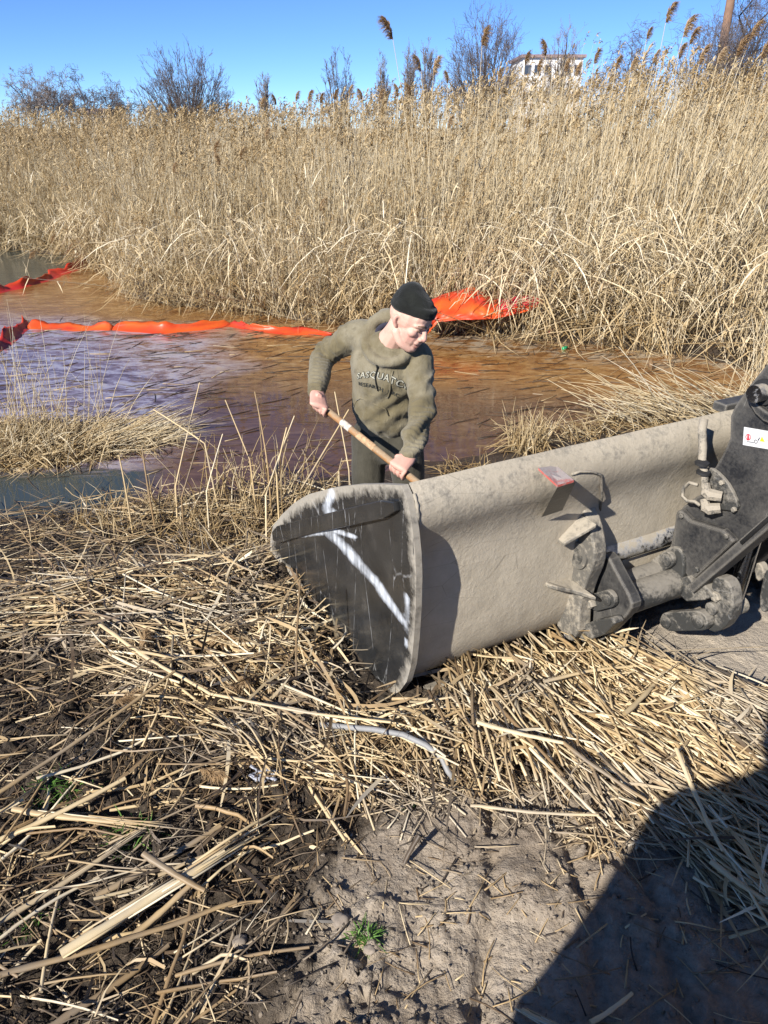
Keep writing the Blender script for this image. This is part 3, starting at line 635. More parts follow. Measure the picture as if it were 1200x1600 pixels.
def back_material():
    m = NT('clay_caked_bucket_back'); co = m.co(); n1 = m.noise(2.6, 6, 0.62, co); n2 = m.noise(70, 5, 0.7, co); n3 = m.noise(16, 6, 0.7, co)
    base = m.ramp(m.math('ADD', m.math('MULTIPLY', n1, 0.6), m.math('MULTIPLY', n3, 0.4)), [(0.3, (0.31, 0.27, 0.21)), (0.5, (0.43, 0.378, 0.295)), (0.7, (0.53, 0.47, 0.375))])
    z = m.n('SeparateXYZ', {0: co}).outputs[2]
    scuff = m.math('MULTIPLY', m.mask(m.math('ADD', m.math('MULTIPLY', n3, 0.6), m.math('MULTIPLY', n2, 0.4)), 0.48, 0.66), m.mask(m.math('ADD', z, m.math('MULTIPLY', n1, 0.25)), 1.50, 1.62))
    base = m.mix(m.math('MULTIPLY', scuff, 0.7), base, (0.10, 0.098, 0.09))
    low = m.math('MULTIPLY', m.mask(z, 0.93, 0.80), m.mask(n3, 0.4, 0.6)); base = m.mix(m.math('MULTIPLY', low, 0.6), base, (0.17, 0.16, 0.13))
    sc = m.n('TexVoronoi', {'Scale': 5.0}, feature='DISTANCE_TO_EDGE'); m.set(sc.inputs['Vector'], m.map((1, 1, 3), (0.5, 0.4, 0.3), co))
    base = m.mix(m.math('MULTIPLY', m.math('MULTIPLY', m.mask(sc.outputs[0], 0.008, 0.002), m.mask(n1, 0.5, 0.55)), 0.5), base, (0.16, 0.14, 0.11))
    m.p(Base_Color=base, Roughness=0.92, Normal=m.bump(m.math('ADD', m.math('MULTIPLY', n2, 0.55), m.math('MULTIPLY', m.math('MULTIPLY', n3, m.mask(n1, 0.42, 0.6)), 0.9)), 0.42, 0.009)); m.p(**{'Specular_IOR_Level': 0.2}); return m.m
M['end_plate'] = end_plate_material(); M['bucket_back'] = back_material()
M['bucket_in'] = dusty('worn_bucket_inside', (0.09, 0.085, 0.08), DUST, 0.5, 0.5)

loader = empty('wheel_loader', tuple(L(1.2, -2.6, 0.74)))
tag(loader, 'black wheel loader boom carrying a wide clay-caked bucket beside the worker', 'loader')
# end plate outline, seen from its left side
outline = [(634, 757), (641, 775), (646, 800), (650, 830), (653, 865), (654, 900), (652, 950), (647, 1000), (641, 1040), (633, 1066), (622, 1081), (610, 1088), (597, 1083), (583, 1068),
           (560, 1042), (520, 985), (480, 927), (452, 888), (436, 868), (430, 858), (430, 838), (433, 820), (445, 803), (465, 786), (492, 770), (525, 761), (565, 756), (605, 755)]
op = poly(outline, 0.0)
def flag(px, py, pts, w):
    best = 1e9
    for (x0, y0), (x1, y1) in zip(pts[:-1], pts[1:]):
        d = np.array([x1 - x0, y1 - y0]); t = np.clip(((px - x0) * d[0] + (py - y0) * d[1]) / (d @ d), 0, 1)
        best = min(best, math.hypot(px - x0 - d[0] * t, py - y0 - d[1] * t) / (w[0] * (1 - t) + w[1] * t))
    return max(0.0, 1.22 - best * 0.80)
# rub marks of bare metal on the plate, laid out in plate coordinates (u, z)
def uvz(pts): return [onS(a, b, 0.0) for a, b in pts]
RUBS = [(uvz([(512, 820), (545, 858), (590, 915), (632, 975)]), (0.038, 0.02)), (uvz([(524, 770), (515, 795), (545, 815)]), (0.028, 0.026)), (uvz([(470, 835), (530, 828), (560, 840)]), (0.012, 0.01)), (uvz([(637, 930), (633, 1010)]), (0.012, 0.012))]
bucket = empty('bucket', tuple(L(BL / 2, 0.3, ZF))); bucket.parent = loader; bucket.matrix_parent_inverse = Matrix.Translation(-Vector(loader.location))
def end_plate(s0, s1, name):
    me = bpy.data.meshes.new(name); bm = bmesh.new()
    fr = bm.faces.new([bm.verts.new(L(s0, u, z)) for u, z in op]); bmesh.ops.triangulate(bm, faces=[fr])
    for _ in range(5):
        bmesh.ops.subdivide_edges(bm, edges=[e for e in bm.edges if e.calc_length() > 0.03], cuts=1); bmesh.ops.triangulate(bm, faces=bm.faces[:])
    ol = np.array(op + [op[0]])
    la = bm.verts.layers.float.new('bright'); lb = bm.verts.layers.float.new('rimdust')
    for v in bm.verts:
        p = np.array(v.co) - B0; u, z = float(p @ FW), float(p[2])
        v[la] = min(1.0, max(flag(u, z, q, w) for q, w in RUBS)); d = 1e9
        for (x0, y0), (x1, y1) in zip(ol[:-1], ol[1:]):
            dd = np.array([x1 - x0, y1 - y0]); t = np.clip(((u - x0) * dd[0] + (z - y0) * dd[1]) / (dd @ dd + 1e-9), 0, 1); d = min(d, math.hypot(u - x0 - dd[0] * t, z - y0 - dd[1] * t))
        v[lb] = max(0.0, 1 - d / 0.075) * (0.75 if u < 0.25 else 1.0) + 0.12
        bulge = 0.010 * math.sin(3.0 * u + 2.0 * z) + 0.006 * math.sin(7 * u - 5 * z)     # hammered and dented
        v.co += Vector(AX * bulge)
    geo = bmesh.ops.extrude_face_region(bm, geom=bm.faces[:]); vs = [v for v in geo['geom'] if isinstance(v, bmesh.types.BMVert)]
    bmesh.ops.translate(bm, verts=vs, vec=Vector((s1 - s0) * AX)); bmesh.ops.recalc_face_normals(bm, faces=bm.faces)
    for f in bm.faces: f.smooth = True
    for e in bm.edges:
        if len(e.link_faces) == 2 and e.calc_face_angle(0) > 0.8: e.smooth = False
    bm.to_mesh(me); bm.free(); me.materials.append(M['end_plate']); return link(name, me, bucket)
o = end_plate(-0.010, 0.010, 'end_plate'); o['label'] = 'worn black triangular side plate with bright scraped streaks'
end_plate(BL - 0.01, BL + 0.01, 'end_plate')
for s in (-0.030, BL + 0.011):
    wb = chaikin(poly([(434, 822), (470, 812), (560, 790), (628, 774), (633, 803), (560, 818), (480, 836), (437, 849)], 0.0), 1)
    plate('wear_bar', wb, s, s + 0.019, M['end_plate'], bucket, 0.003)
# back skin profile: from the top lip down to the floor and forward to the cutting edge
rear = [(634, 757), (641, 775), (646, 800), (650, 830), (653, 865), (654, 900), (652, 950), (647, 1000), (641, 1040), (633, 1066), (622, 1081), (610, 1088)]
rp = poly(rear, 0.0); inset = [0.007, 0.000, -0.002, 0.016, 0.060, 0.086, 0.084, 0.068, 0.052, 0.043, 0.04, 0.04]
prof = [(u + i, z) for (u, z), i in zip(rp, inset)]
lipu, lipz = onS(432, 866, 0.0)
prof = prof[:-1] + [(prof[-1][0] + 0.03, ZF + 0.012), (0.35, ZF + 0.012), (lipu - 0.12, ZF + 0.015)]
def smooth_open(p, n=3):
    for _ in range(n):
        q = [p[0]]
        for a, b in zip(p[:-1], p[1:]):
            a, b = np.array(a), np.array(b); q += [tuple(0.75 * a + 0.25 * b), tuple(0.25 * a + 0.75 * b)]
        p = q + [p[-1]]
    return p
pr = smooth_open(prof, 2); n = len(pr); S = np.linspace(0.012, BL - 0.012, 90); thk = 0.014
V = []; 
for layer in (0, 1):
    for s in S:
        for k, (u, z) in enumerate(pr):
            a, b = np.array(pr[max(k - 1, 0)]), np.array(pr[min(k + 1, n - 1)]); t = (b - a) / (np.linalg.norm(b - a) + 1e-9); nn = np.array([-t[1], t[0]])   # inward
            dent = 0.006 * (float(vnoise(np.array(s * 3.1), np.array(z * 4.0), 8)) - 0.5) + 0.0035 * (float(vnoise(np.array(s * 9.0), np.array(z * 11.0), 18)) - 0.5)
            V.append(L(s, u + nn[0] * thk * layer + dent, z + nn[1] * thk * layer))
ns = len(S); Q = []
for layer in (0, 1):
    b = layer * ns * n
    for i in range(ns - 1):
        for k in range(n - 1): Q.append((b + i * n + k, b + (i + 1) * n + k, b + (i + 1) * n + k + 1, b + i * n + k + 1))
h = ns * n
for i in range(ns - 1): Q += [(i * n, (i + 1) * n, h + (i + 1) * n, h + i * n), (i * n + n - 1, (i + 1) * n + n - 1, h + (i + 1) * n + n - 1, h + i * n + n - 1)]
me = fast_mesh('back_skin', V, Q, mat=M['bucket_back'], smooth=True); o = link('back_skin', me, bucket)
bm = bmesh.new(); bm.from_mesh(me); bmesh.ops.recalc_face_normals(bm, faces=bm.faces); bm.to_mesh(me); bm.free()
m = MB(); m.box(L(BL / 2, lipu - 0.10, ZF + 0.012), AX * (BL / 2 - 0.02), FW * 0.10, UP * 0.012); m.build('cutting_edge', M['bucket_in'], bucket, bevel=0.004)
# dark stiffener along the top lip, clear of the boom
tu, tz = pr[0]
m = MB(); m.box(L(BL / 2 + 0.62, tu + 0.03, tz + 0.004), AX * (BL / 2 - 0.64), FW * 0.028, UP * 0.016); m.build('top_stiffener', M['black_paint'], bucket, bevel=0.004)
# lower wear strip on the heel
m = MB(); m.prism([L(0.10, prof[8][0] - 0.012, 0.80), L(0.22, prof[8][0] - 0.012, 0.80), L(0.22, prof[10][0] - 0.008, ZF + 0.008), L(0.10, prof[10][0] - 0.008, ZF + 0.008)], FW * 0.012); m.build('heel_strip', M['dusty_part'], bucket)

# bent marker bracket on the back
def onBack(px, py, off):
    """sight line meets the upright plane u = off behind the bucket"""
    d = ray(px, py); p0 = B0 + off * FW; t = np.dot(p0 - ORG, FW) / np.dot(d, FW); return ORG + d * t
bp = [(841, 731), (869, 727), (897, 748), (872, 756)]
tl, tr = onBack(841, 731, -0.13), onBack(869, 727, -0.10); br_, bl = onBack(897, 750, -0.24), onBack(871, 758, -0.24)
m = MB(); m.prism([tl, tr, br_, bl], np.array([0, 0, -0.007])); o = m.build('marker_bracket', M['pin_red'], bucket); o['label'] = 'bent steel bracket with faded red top on the bucket back'
f1, f2 = onBack(846, 808, -0.10), onBack(876, 798, -0.10)
m = MB(); m.prism([bl - [0, 0, .0075], br_ - [0, 0, .0075], f2, f1], 0.007 * AX); m.build('bracket_leg', M['link_steel'], bucket)
# cable loop welded to the back
lp = [onBack(x, y, o2) for x, y, o2 in [(893, 742, -0.125), (905, 737, -0.13), (925, 737, -0.13), (939, 742, -0.128), (941, 775, -0.11), (937, 800, -0.07)]]
m = MB(); m.tube(lp, 0.0045, 6); m.build('cable', M['hose_wrap'], bucket, smooth=True)
m = MB(); c = onBack(916, 735, -0.11); m.tube([c - FW * 0.004, c + FW * 0.02], [0.015, 0.022], 14); m.build('weld_boss', M['dusty_part'], bucket, smooth=True)

# weld bead where the skin meets the side plate
wp = [L(0.014, u - 0.001, z) for u, z in pr[5:int(len(pr) * 0.78)]]; m = MB(); m.tube(wp, [0.005 + 0.0012 * math.sin(k * 2.7) for k in range(len(wp))], 8); m.build('weld_bead', M['dusty_part'], bucket, smooth=True)
# left ear with its pin boss and gussets
def smoothpoly(pts, s, n=1): return chaikin(poly(pts, s), n)
SE = 0.66
ear = smoothpoly([(899, 786), (908, 790), (921, 820), (929, 860), (927, 885), (914, 915), (906, 945), (903, 1000), (872, 1006), (868, 980), (876, 930), (880, 880), (878, 845), (886, 812)], SE)
plate('ear_plate', ear, SE, SE + 0.055, M['dusty_part'], bucket, 0.006)
hu, hz = onS(904, 867, SE)
m = MB(); m.tube([L(SE - 0.010, hu, hz), L(SE + 0.01, hu, hz)], 0.047, 28); m.build('pin_boss', M['dusty_part'], bucket, auto=0.6)
m = MB(); m.tube([L(SE - 0.0115, hu, hz), L(SE - 0.004, hu, hz)], 0.030, 24); m.build('pin_hole', M['link_steel'], bucket, auto=0.6)
gz = onS(880, 893, SE)[1]
bu = lambda z: float(np.interp(z, [p[1] for p in pr[::-1]][-30:], [p[0] for p in pr[::-1]][-30:]))
bu = lambda z: min(pr, key=lambda p: abs(p[1] - z) if p[0] < 0.2 else 9)[0]
gp = [(SE - 0.115, bu(gz) - 0.01), (SE - 0.095, bu(gz) - 0.035), (SE - 0.04, bu(gz) - 0.05), (SE - 0.001, bu(gz) - 0.12), (SE - 0.001, bu(gz) + 0.02), (SE - 0.115, bu(gz) + 0.02)]
m = MB(); m.prism([L(s, u, gz - 0.02 * (1 if s > SE - 0.05 else 0)) for s, u in gp], (0, 0, 0.016)); m.build('gusset', M['dusty_part'], bucket, bevel=0.004)
gz2 = onS(880, 815, SE)[1]
m = MB(); m.prism([L(s, u, z) for s, u, z in [(SE - 0.085, bu(gz2) + 0.02, gz2 - 0.02), (SE - 0.085, bu(gz2) - 0.03, gz2 - 0.02), (SE - 0.001, bu(gz2) - 0.075, gz2 + 0.05), (SE - 0.001, bu(gz2) + 0.02, gz2 + 0.05)]], (0, 0, 0.014)); m.build('gusset', M['dusty_part'], bucket, bevel=0.003)
# right ear, mostly behind the boom
plate('ear_plate', ear, SE + 1.12, SE + 1.175, M['dusty_part'], bucket, 0.006)

# quick hitch carriage
hitch = empty('quick_hitch', tuple(L(1.0, -0.2, 1.0))); hitch.parent = loader; hitch.matrix_parent_inverse = Matrix.Translation(-Vector(loader.location))
SH = 0.74
hp = smoothpoly([(936, 866), (948, 866), (966, 900), (988, 940), (986, 955), (960, 982), (935, 1006), (918, 1010), (905, 1003), (908, 960), (918, 905), (930, 880)], SH)
plate('side_plate', hp, SH, SH + 0.045, M['black_paint'], hitch, 0.006)
plate('side_plate', hp, SH + 0.92, SH + 0.965, M['black_paint'], hitch, 0.006)
def cross_tube(name, px, py, s, s0, s1, r, mat, parent, sides=28):
    u, z = onS(px, py, s); m = MB(); m.tube([L(s0, u, z), L(s1, u, z)], r, sides); return m.build(name, mat, parent, auto=0.6)
cross_tube('upper_tube', 935, 868, 0.78, 0.785, 1.60, 0.042, M['polished'], hitch)
cross_tube('middle_tube', 962, 918, 0.80, 0.785, 1.62, 0.046, M['link_steel'], hitch)
cross_tube('lower_tube', 992, 932, 0.83, 0.786, 1.08, 0.052, M['link_steel'], hitch)
u, z = onS(1050, 908, 1.03); m = MB(); m.tube([L(1.015, u, z), L(1.05, u, z)], 0.064, 28); m.build('tube_collar', M['black_paint'], hitch, auto=0.6)
def link_bar(name, pa, pb, s0, s1, r, mat, parent, n=10):
    a, b = np.array(onS(*pa, s0)), np.array(onS(*pb, s0)); d = (b - a) / np.linalg.norm(b - a); nrm = np.array([-d[1], d[0]]); pts = []
    for k in range(n + 1):
        t = math.pi * k / n; pts.append(tuple(b + r * (math.sin(t) * d + math.cos(t) * nrm)))
    for k in range(n + 1):
        t = math.pi * k / n; pts.append(tuple(a + r * (-math.sin(t) * d - math.cos(t) * nrm)))
    o = plate(name, pts, s0, s1, mat, parent, 0.003)
    return o, a, b
def bolt(name, px, py, s, r, h, mat, parent, sides=6):
    u, z = onS(px, py, s); m = MB(); m.tube([L(s, u, z), L(s - h * 0.8, u, z), L(s - h, u, z)], [r, r, r * 0.75], sides); return m.build(name, mat, parent, auto=0.5)
o, _, _ = link_bar('pin_keeper', (928, 942), (950, 936), SH - 0.024, SH - 0.004, 0.030, M['link_steel'], hitch)
bolt('keeper_bolt', 926, 942, SH - 0.024, 0.019, 0.022, M['dusty_part'], hitch); bolt('hinge_pin', 949, 937, SH - 0.024, 0.020, 0.008, M['link_steel'], hitch, 20)
bar = poly([(868, 996), (905, 978), (940, 966), (962, 962), (968, 972), (950, 990), (910, 1004), (875, 1006)], SH - 0.03)
plate('lock_bar', bar, SH - 0.05, SH - 0.005, M['link_steel'], hitch, 0.006)
u, z = onS(872, 994, SH - 0.06); m = MB(); m.tube([L(SH - 0.12, u - 0.02, z - 0.01), L(SH - 0.05, u, z), L(SH + 0.02, u, z)], 0.019, 18); m.build('lock_pin', M['link_steel'], hitch, auto=0.6)
u, z = onS(888, 990, SH - 0.055); m = MB(); m.tube([L(SH - 0.062, u, z), L(SH - 0.048, u, z)], 0.026, 20); m.build('lock_washer', M['dusty_part'], hitch, auto=0.6)
rg = [L(SH - 0.075 + 0.01 * math.cos(a), u + 0.018 * math.cos(a), z - 0.035 + 0.045 * math.sin(a)) for a in np.linspace(-2.2, 5.0, 22)]
m = MB(); m.tube(rg, 0.0032, 6); m.build('pin_ring', M['wire'], hitch, smooth=True)

# boom head and boom
boom = empty('boom', tuple(L(1.2, -0.6, 1.2))); boom.parent = loader; boom.matrix_parent_inverse = Matrix.Translation(-Vector(loader.location))
SB = 1.05
bo = poly([(1240, 505), (1200, 566), (1172, 600), (1148, 634), (1141, 650), (1140, 685), (1130, 708), (1112, 738), (1108, 765), (1085, 778), (1066, 792), (1055, 812), (1048, 850), (1034, 880), (1040, 905), (1060, 925),
           (1078, 930), (1092, 912), (1140, 868), (1200, 812), (1290, 728), (1420, 600), (1420, 300), (1330, 380)], SB)
plate('boom_plate', bo, SB, SB + 0.05, M['black_paint'], boom, 0.006)
plate('boom_plate', bo, SB + 0.30, SB + 0.35, M['black_paint'], boom, 0.006)
core = poly([(1240, 530), (1160, 650), (1150, 740), (1110, 800), (1080, 860), (1100, 880), (1200, 790), (1420, 580), (1420, 330)], SB)
plate('boom_core', core, SB + 0.051, SB + 0.299, M['black_paint'], boom, 0)
# raised reinforcement over the boom toe
toe = poly([(1056, 800), (1062, 796), (1078, 812), (1130, 828), (1148, 846), (1088, 902), (1076, 905), (1050, 858)], SB - 0.03)
plate('toe_plate', toe, SB - 0.032, SB - 0.002, M['black_paint'], boom, 0.008)
rail = poly([(1080, 912), (1200, 806), (1300, 716), (1420, 610), (1420, 632), (1300, 738), (1200, 830), (1086, 926)], SB - 0.06)
plate('lower_flange', rail, SB - 0.075, SB - 0.003, M['black_paint'], boom, 0.005)
rib = smoothpoly([(1160, 620), (1166, 616), (1188, 642), (1215, 652), (1300, 640), (1300, 655), (1212, 668), (1182, 656)], SB - 0.03)
plate('pressed_rib', rib, SB - 0.022, SB - 0.001, M['black_paint'], boom, 0.006)
hub = smoothpoly([(1030, 880), (1037, 862), (1052, 852), (1066, 856), (1072, 875), (1070, 905), (1058, 918), (1036, 912)], SB - 0.035)
plate('hub_casting', hub, SB - 0.045, SB + 0.02, M['link_steel'], boom, 0.006)
link_bar('pin_keeper', (1024, 886), (1042, 874), SB - 0.066, SB - 0.047, 0.028, M['link_steel'], boom)
bolt('keeper_bolt', 1023, 887, SB - 0.066, 0.018, 0.02, M['dusty_part'], boom); bolt('hinge_pin', 1041, 875, SB - 0.066, 0.022, 0.008, M['link_steel'], boom, 20)
brk = poly([(1060, 885), (1074, 892), (1092, 925), (1120, 928), (1104, 905), (1096, 915), (1082, 890)], SB - 0.05)
low = poly([(1058, 905), (1075, 900), (1086, 918), (1098, 912), (1117, 932), (1100, 938), (1072, 940), (1062, 930)], SB - 0.05)
plate('toe_bracket', low, SB - 0.05, SB - 0.004, M['link_steel'], boom, 0.004)
# hose plate, clamps and hoses
hpl = smoothpoly([(1096, 736), (1108, 730), (1124, 742), (1140, 762), (1152, 790), (1148, 800), (1112, 795), (1094, 775)], SB - 0.02)
plate('hose_plate', hpl, SB - 0.016, SB - 0.002, M['link_steel'], boom, 0.003)
bolt('plate_bolt', 1129, 754, SB - 0.016, 0.009, 0.010, M['dusty_part'], boom); bolt('plate_bolt', 1148, 796, SB - 0.016, 0.009, 0.010, M['dusty_part'], boom)
def on3(px, py, s): u, z = onS(px, py, s); return L(s, u, z)
for (a, b, c) in [((1102, 755), (1104, 772), (1128, 776)), ((1100, 780), (1104, 796), (1126, 794))]:
    m = MB(); p0, p1, p2 = on3(*a, SB - 0.05), on3(*b, SB - 0.055), on3(*c, SB - 0.03); mid = 0.5 * p0 + 0.5 * p1
    m.tube([p0, mid, p1 + 0.15 * (p0 - p1), p1 + 0.15 * (p2 - p1), p2], [0.014, 0.0145, 0.02, 0.02, 0.017], 8); m.build('hose_fitting', M['hose_wrap'], boom, auto=0.5)
hz_pts = [(1101, 757), (1101, 740), (1097, 722), (1098, 700), (1097, 672), (1100, 655)]
m = MB(); m.tube([on3(a, b, SB - 0.05 + 0.012 * k) for k, (a, b) in enumerate(hz_pts)], [0.012, 0.012, 0.013, 0.014, 0.014, 0.014], 10); m.build('hydraulic_hose', M['hose_wrap'], boom, smooth=True)
for (a, b) in [(1097, 724), (1099, 738)]:
    m = MB(); c = on3(a, b, SB - 0.045); m.tube([c - UP * 0.004, c + UP * 0.004], 0.022, 12); m.build('cable_tie', M['rubber'], boom, auto=0.6)
lpz = [on3(x, y, SB - 0.05) for x, y in [(1090, 758), (1078, 754), (1068, 762), (1066, 775), (1074, 783), (1086, 784), (1094, 790)]]
m = MB(); m.tube(lpz, 0.006, 8); m.build('hose_loop', M['dusty_part'], boom, smooth=True)
# bolts and the grease line on the boom side
for (a, b) in [(1066, 806), (1136, 838), (1090, 890)]: bolt('plate_bolt', a, b, SB - (0.032 if b > 800 else 0.001), 0.010, 0.009, M['link_steel'], boom)
m = MB(); a_, b_ = on3(1160, 848, SB - 0.07), on3(1262, 758, SB - 0.07); m.tube([a_, b_, b_ + (b_ - a_) * 1.5], 0.009, 8); m.build('grease_line', M['rubber'], boom, smooth=True)
# warning sticker
def sticker(pts, s, name, mat, parent, th=0.0008):
    return plate(name, poly(pts, s), s - th, s, mat, parent, 0)
st = sticker([(1163, 667), (1216, 676), (1213, 704), (1161, 695)], SB - 0.0005, 'warning_sticker', M['white_print'], boom, 0.0012)
def ring(px, py, s, r, w, mat, parent, name='printed_ring'):
    u, z = onS(px, py, s); m = MB(); n = 20
    P = [L(s, u + q * math.cos(a), z + q * math.sin(a)) for q in (r, r - w) for a in np.linspace(0, 2 * math.pi, n, endpoint=False)]
    m.add(P, [(i, (i + 1) % n, n + (i + 1) % n, n + i) for i in range(n)]); return m.build(name, mat, parent)
SS = SB - 0.0025
ring(1169, 683, SS, 0.0095, 0.0022, M['red_print'], st); ring(1204, 689, SS, 0.0095, 0.0022, M['red_print'], st); ring(1181, 690, SS, 0.006, 0.0018, M['dark_print'], st)
def flat(pts, mat, name):
    m = MB(); P = [on3(x, y, SS) for x, y in pts]; m.add(P, [tuple(range(len(P)))]); return m.build(name, mat, st)
flat([(1168, 678), (1170, 678), (1171, 688), (1167, 688)], M['red_print'], 'printed_figure'); flat([(1203, 684), (1205, 684), (1206, 694), (1202, 694)], M['red_print'], 'printed_figure')
flat([(1190.5, 682), (1195, 690.5), (1187, 689.5)], M['yellow_print'], 'printed_triangle'); flat([(1167, 689.5), (1178, 691), (1178, 692), (1167, 690.5)], M['dark_print'], 'printed_line'); flat([(1184, 687), (1187, 683), (1187.6, 684), (1185, 689)], M['dark_print'], 'printed_line')
# boom pin
u, z = onS(1196, 612, SB); m = MB(); m.tube([L(SB - 0.05, u, z), L(SB - 0.01, u, z)], 0.026, 24); o = m.build('boom_pin', M['chrome'], boom, auto=0.6)
m = MB(); m.tube([L(SB - 0.012, u, z), L(SB + 0.01, u, z)], 0.038, 28); m.build('pin_seat', M['rubber'], boom, auto=0.6)
# tilt linkage under the boom
linkage = empty('tilt_linkage', tuple(L(1.1, -0.5, 0.9))); linkage.parent = loader; linkage.matrix_parent_inverse = Matrix.Translation(-Vector(loader.location))
SL = 0.98
link_bar('crank_link', (1044, 972), (1092, 970), SL, SL + 0.035, 0.034, M['link_steel'], linkage)
bolt('link_pin', 1041, 972, SL, 0.022, 0.010, M['link_steel'], linkage, 20); bolt('link_pin', 1092, 970, SL, 0.024, 0.012, M['link_steel'], linkage, 20)
crank = smoothpoly([(1108, 905), (1122, 902), (1138, 912), (1144, 940), (1141, 965), (1128, 985), (1108, 990), (1098, 975), (1112, 950)], SL + 0.03)
plate('crank_plate', crank, SL + 0.037, SL + 0.085, M['link_steel'], linkage, 0.005)
crank2 = smoothpoly([(1158, 900), (1172, 915), (1176, 945), (1168, 968), (1150, 975), (1146, 955), (1150, 925)], SL + 0.03)
plate('crank_plate', crank2, SL + 0.15, SL + 0.20, M['link_steel'], linkage, 0.005)
bolt('crank_bolt', 1120, 932, SL + 0.035, 0.018, 0.014, M['dusty_part'], linkage); bolt('crank_bolt', 1114, 950, SL + 0.035, 0.022, 0.014, M['link_steel'], linkage, 20)
u, z = onS(1143, 950, SL + 0.1); m = MB(); m.tube([L(SL + 0.09, u, z), L(SL + 0.15, u, z)], 0.03, 20); m.build('link_pin', M['dusty_part'], linkage, auto=0.6)
a, b = on3(1148, 934, SL + 0.12), on3(1196, 780, SL + 0.18); m = MB(); m.tube([a, b, b + (b - a) * 1.2], 0.027, 20); m.build('cylinder_rod', M['chrome'], linkage, auto=0.6)
a2 = smoothpoly([(1180, 880), (1192, 878), (1198, 900), (1185, 910)], SL + 0.2); plate('cover_tab', a2, SL + 0.19, SL + 0.22, M['dusty_part'], linkage, 0.004)

# front frame and wheels of the machine, beyond the picture to the right of the viewer
m = MB(); m.box(L(1.225, -2.1, 1.35), AX * 0.30, FW * 0.55, UP * 0.35); m.box(L(1.225, -2.5, 1.25), AX * 0.45, FW * 0.5, UP * 0.22); m.build('front_frame', M['yellow'], loader, bevel=0.02)
for s in (0.62, 1.83):
    c = L(s, -2.55, 1.22); m = MB()
    m.tube([c - AX * w for w in (0.16, 0.15, 0.08, -0.08, -0.15, -0.16)], [0.34, 0.44, 0.48, 0.48, 0.44, 0.34], 36); w = m.build('wheel', M['rubber'], loader, auto=0.7)
    m = MB(); m.tube([c - AX * 0.17, c + AX * 0.17], [0.26, 0.26], 28); m.build('rim', M['yellow'], w, auto=0.7)
# ------------------------------------------------------------------ people
def skin_material():
    m = NT('fair_skin'); fl = m.attr('flush'); lp = m.attr('lips'); n = m.noise(60, 4, 0.6)
    c = m.mix(m.math('MULTIPLY', n, 0.3), (0.66, 0.42, 0.33), (0.56, 0.32, 0.25)); c = m.mix(m.math('MULTIPLY', fl, 0.55), c, (0.60, 0.24, 0.20)); c = m.mix(lp, c, (0.36, 0.13, 0.11))
    n4 = m.noise(22, 4, 0.7); c = m.mix(m.math('MULTIPLY', m.mask(n4, 0.5, 0.7), 0.4), c, (0.50, 0.25, 0.19)); m.p(Base_Color=c, Roughness=0.58, Normal=m.bump(m.noise(160, 3, 0.7), 0.3, 0.0015)); m.p(**{'Specular_IOR_Level': 0.35}); return m.m
def cloth_material(name, col, wear, amount=0.5, scale=5.0):
    m = NT(name); co = m.co(); n1 = m.noise(scale, 5, 0.6, co); n2 = m.noise(190, 3, 0.7, co)
    c = m.mix(m.math('MULTIPLY', m.mask(n1, 0.42, 0.62), amount), col, wear); c = m.mix(m.math('MULTIPLY', n2, 0.35), c, tuple(x * 0.6 for x in col))
    st = m.noise(11, 5, 0.7, co); c = m.mix(m.math('MULTIPLY', m.mask(st, 0.56, 0.68), 0.5), c, tuple(x * 0.42 for x in col))
    cre = m.noise(26, 3, 0.55, m.map((1.0, 1.0, 0.45), (0.5, 0.35, 0.2), co), 1.6); rid = m.math('ABSOLUTE', m.math('SUBTRACT', cre, 0.5))
    m.p(Base_Color=c, Roughness=0.95, Normal=m.bump(m.math('ADD', m.math('MULTIPLY', n2, 0.25), m.math('MULTIPLY', rid, 1.6)), 0.5, 0.008)); m.p(**{'Specular_IOR_Level': 0.15, 'Sheen_Weight': 0.15}); return m.m
M['skin'] = skin_material()
M['hoodie'] = cloth_material('faded_olive_fleece', (0.15, 0.126, 0.074), (0.29, 0.262, 0.195), 0.75)
M['trousers'] = cloth_material('dark_olive_trousers', (0.05, 0.046, 0.034), (0.10, 0.092, 0.07), 0.6)
M['beanie'] = cloth_material('black_knit', (0.012, 0.013, 0.012), (0.022, 0.024, 0.02), 0.6, 9)
M['shirt'] = cloth_material('navy_shirt', (0.035, 0.035, 0.055), (0.05, 0.05, 0.07))
M['boot'] = cloth_material('black_rubber_boot', (0.018, 0.018, 0.016), (0.06, 0.05, 0.04))
M['jacket'] = cloth_material('dark_jacket', (0.03, 0.035, 0.045), (0.05, 0.055, 0.065))
M['brow'] = simple('brown_hair', (0.16, 0.095, 0.06), 0.9)
M['print_pale'] = simple('pale_print', (0.38, 0.37, 0.30), 0.9, var=0.3, scale=60, bump=0)
M['print_dark'] = simple('dark_outline_print', (0.028, 0.03, 0.026), 0.9, var=0.2, scale=60, bump=0)

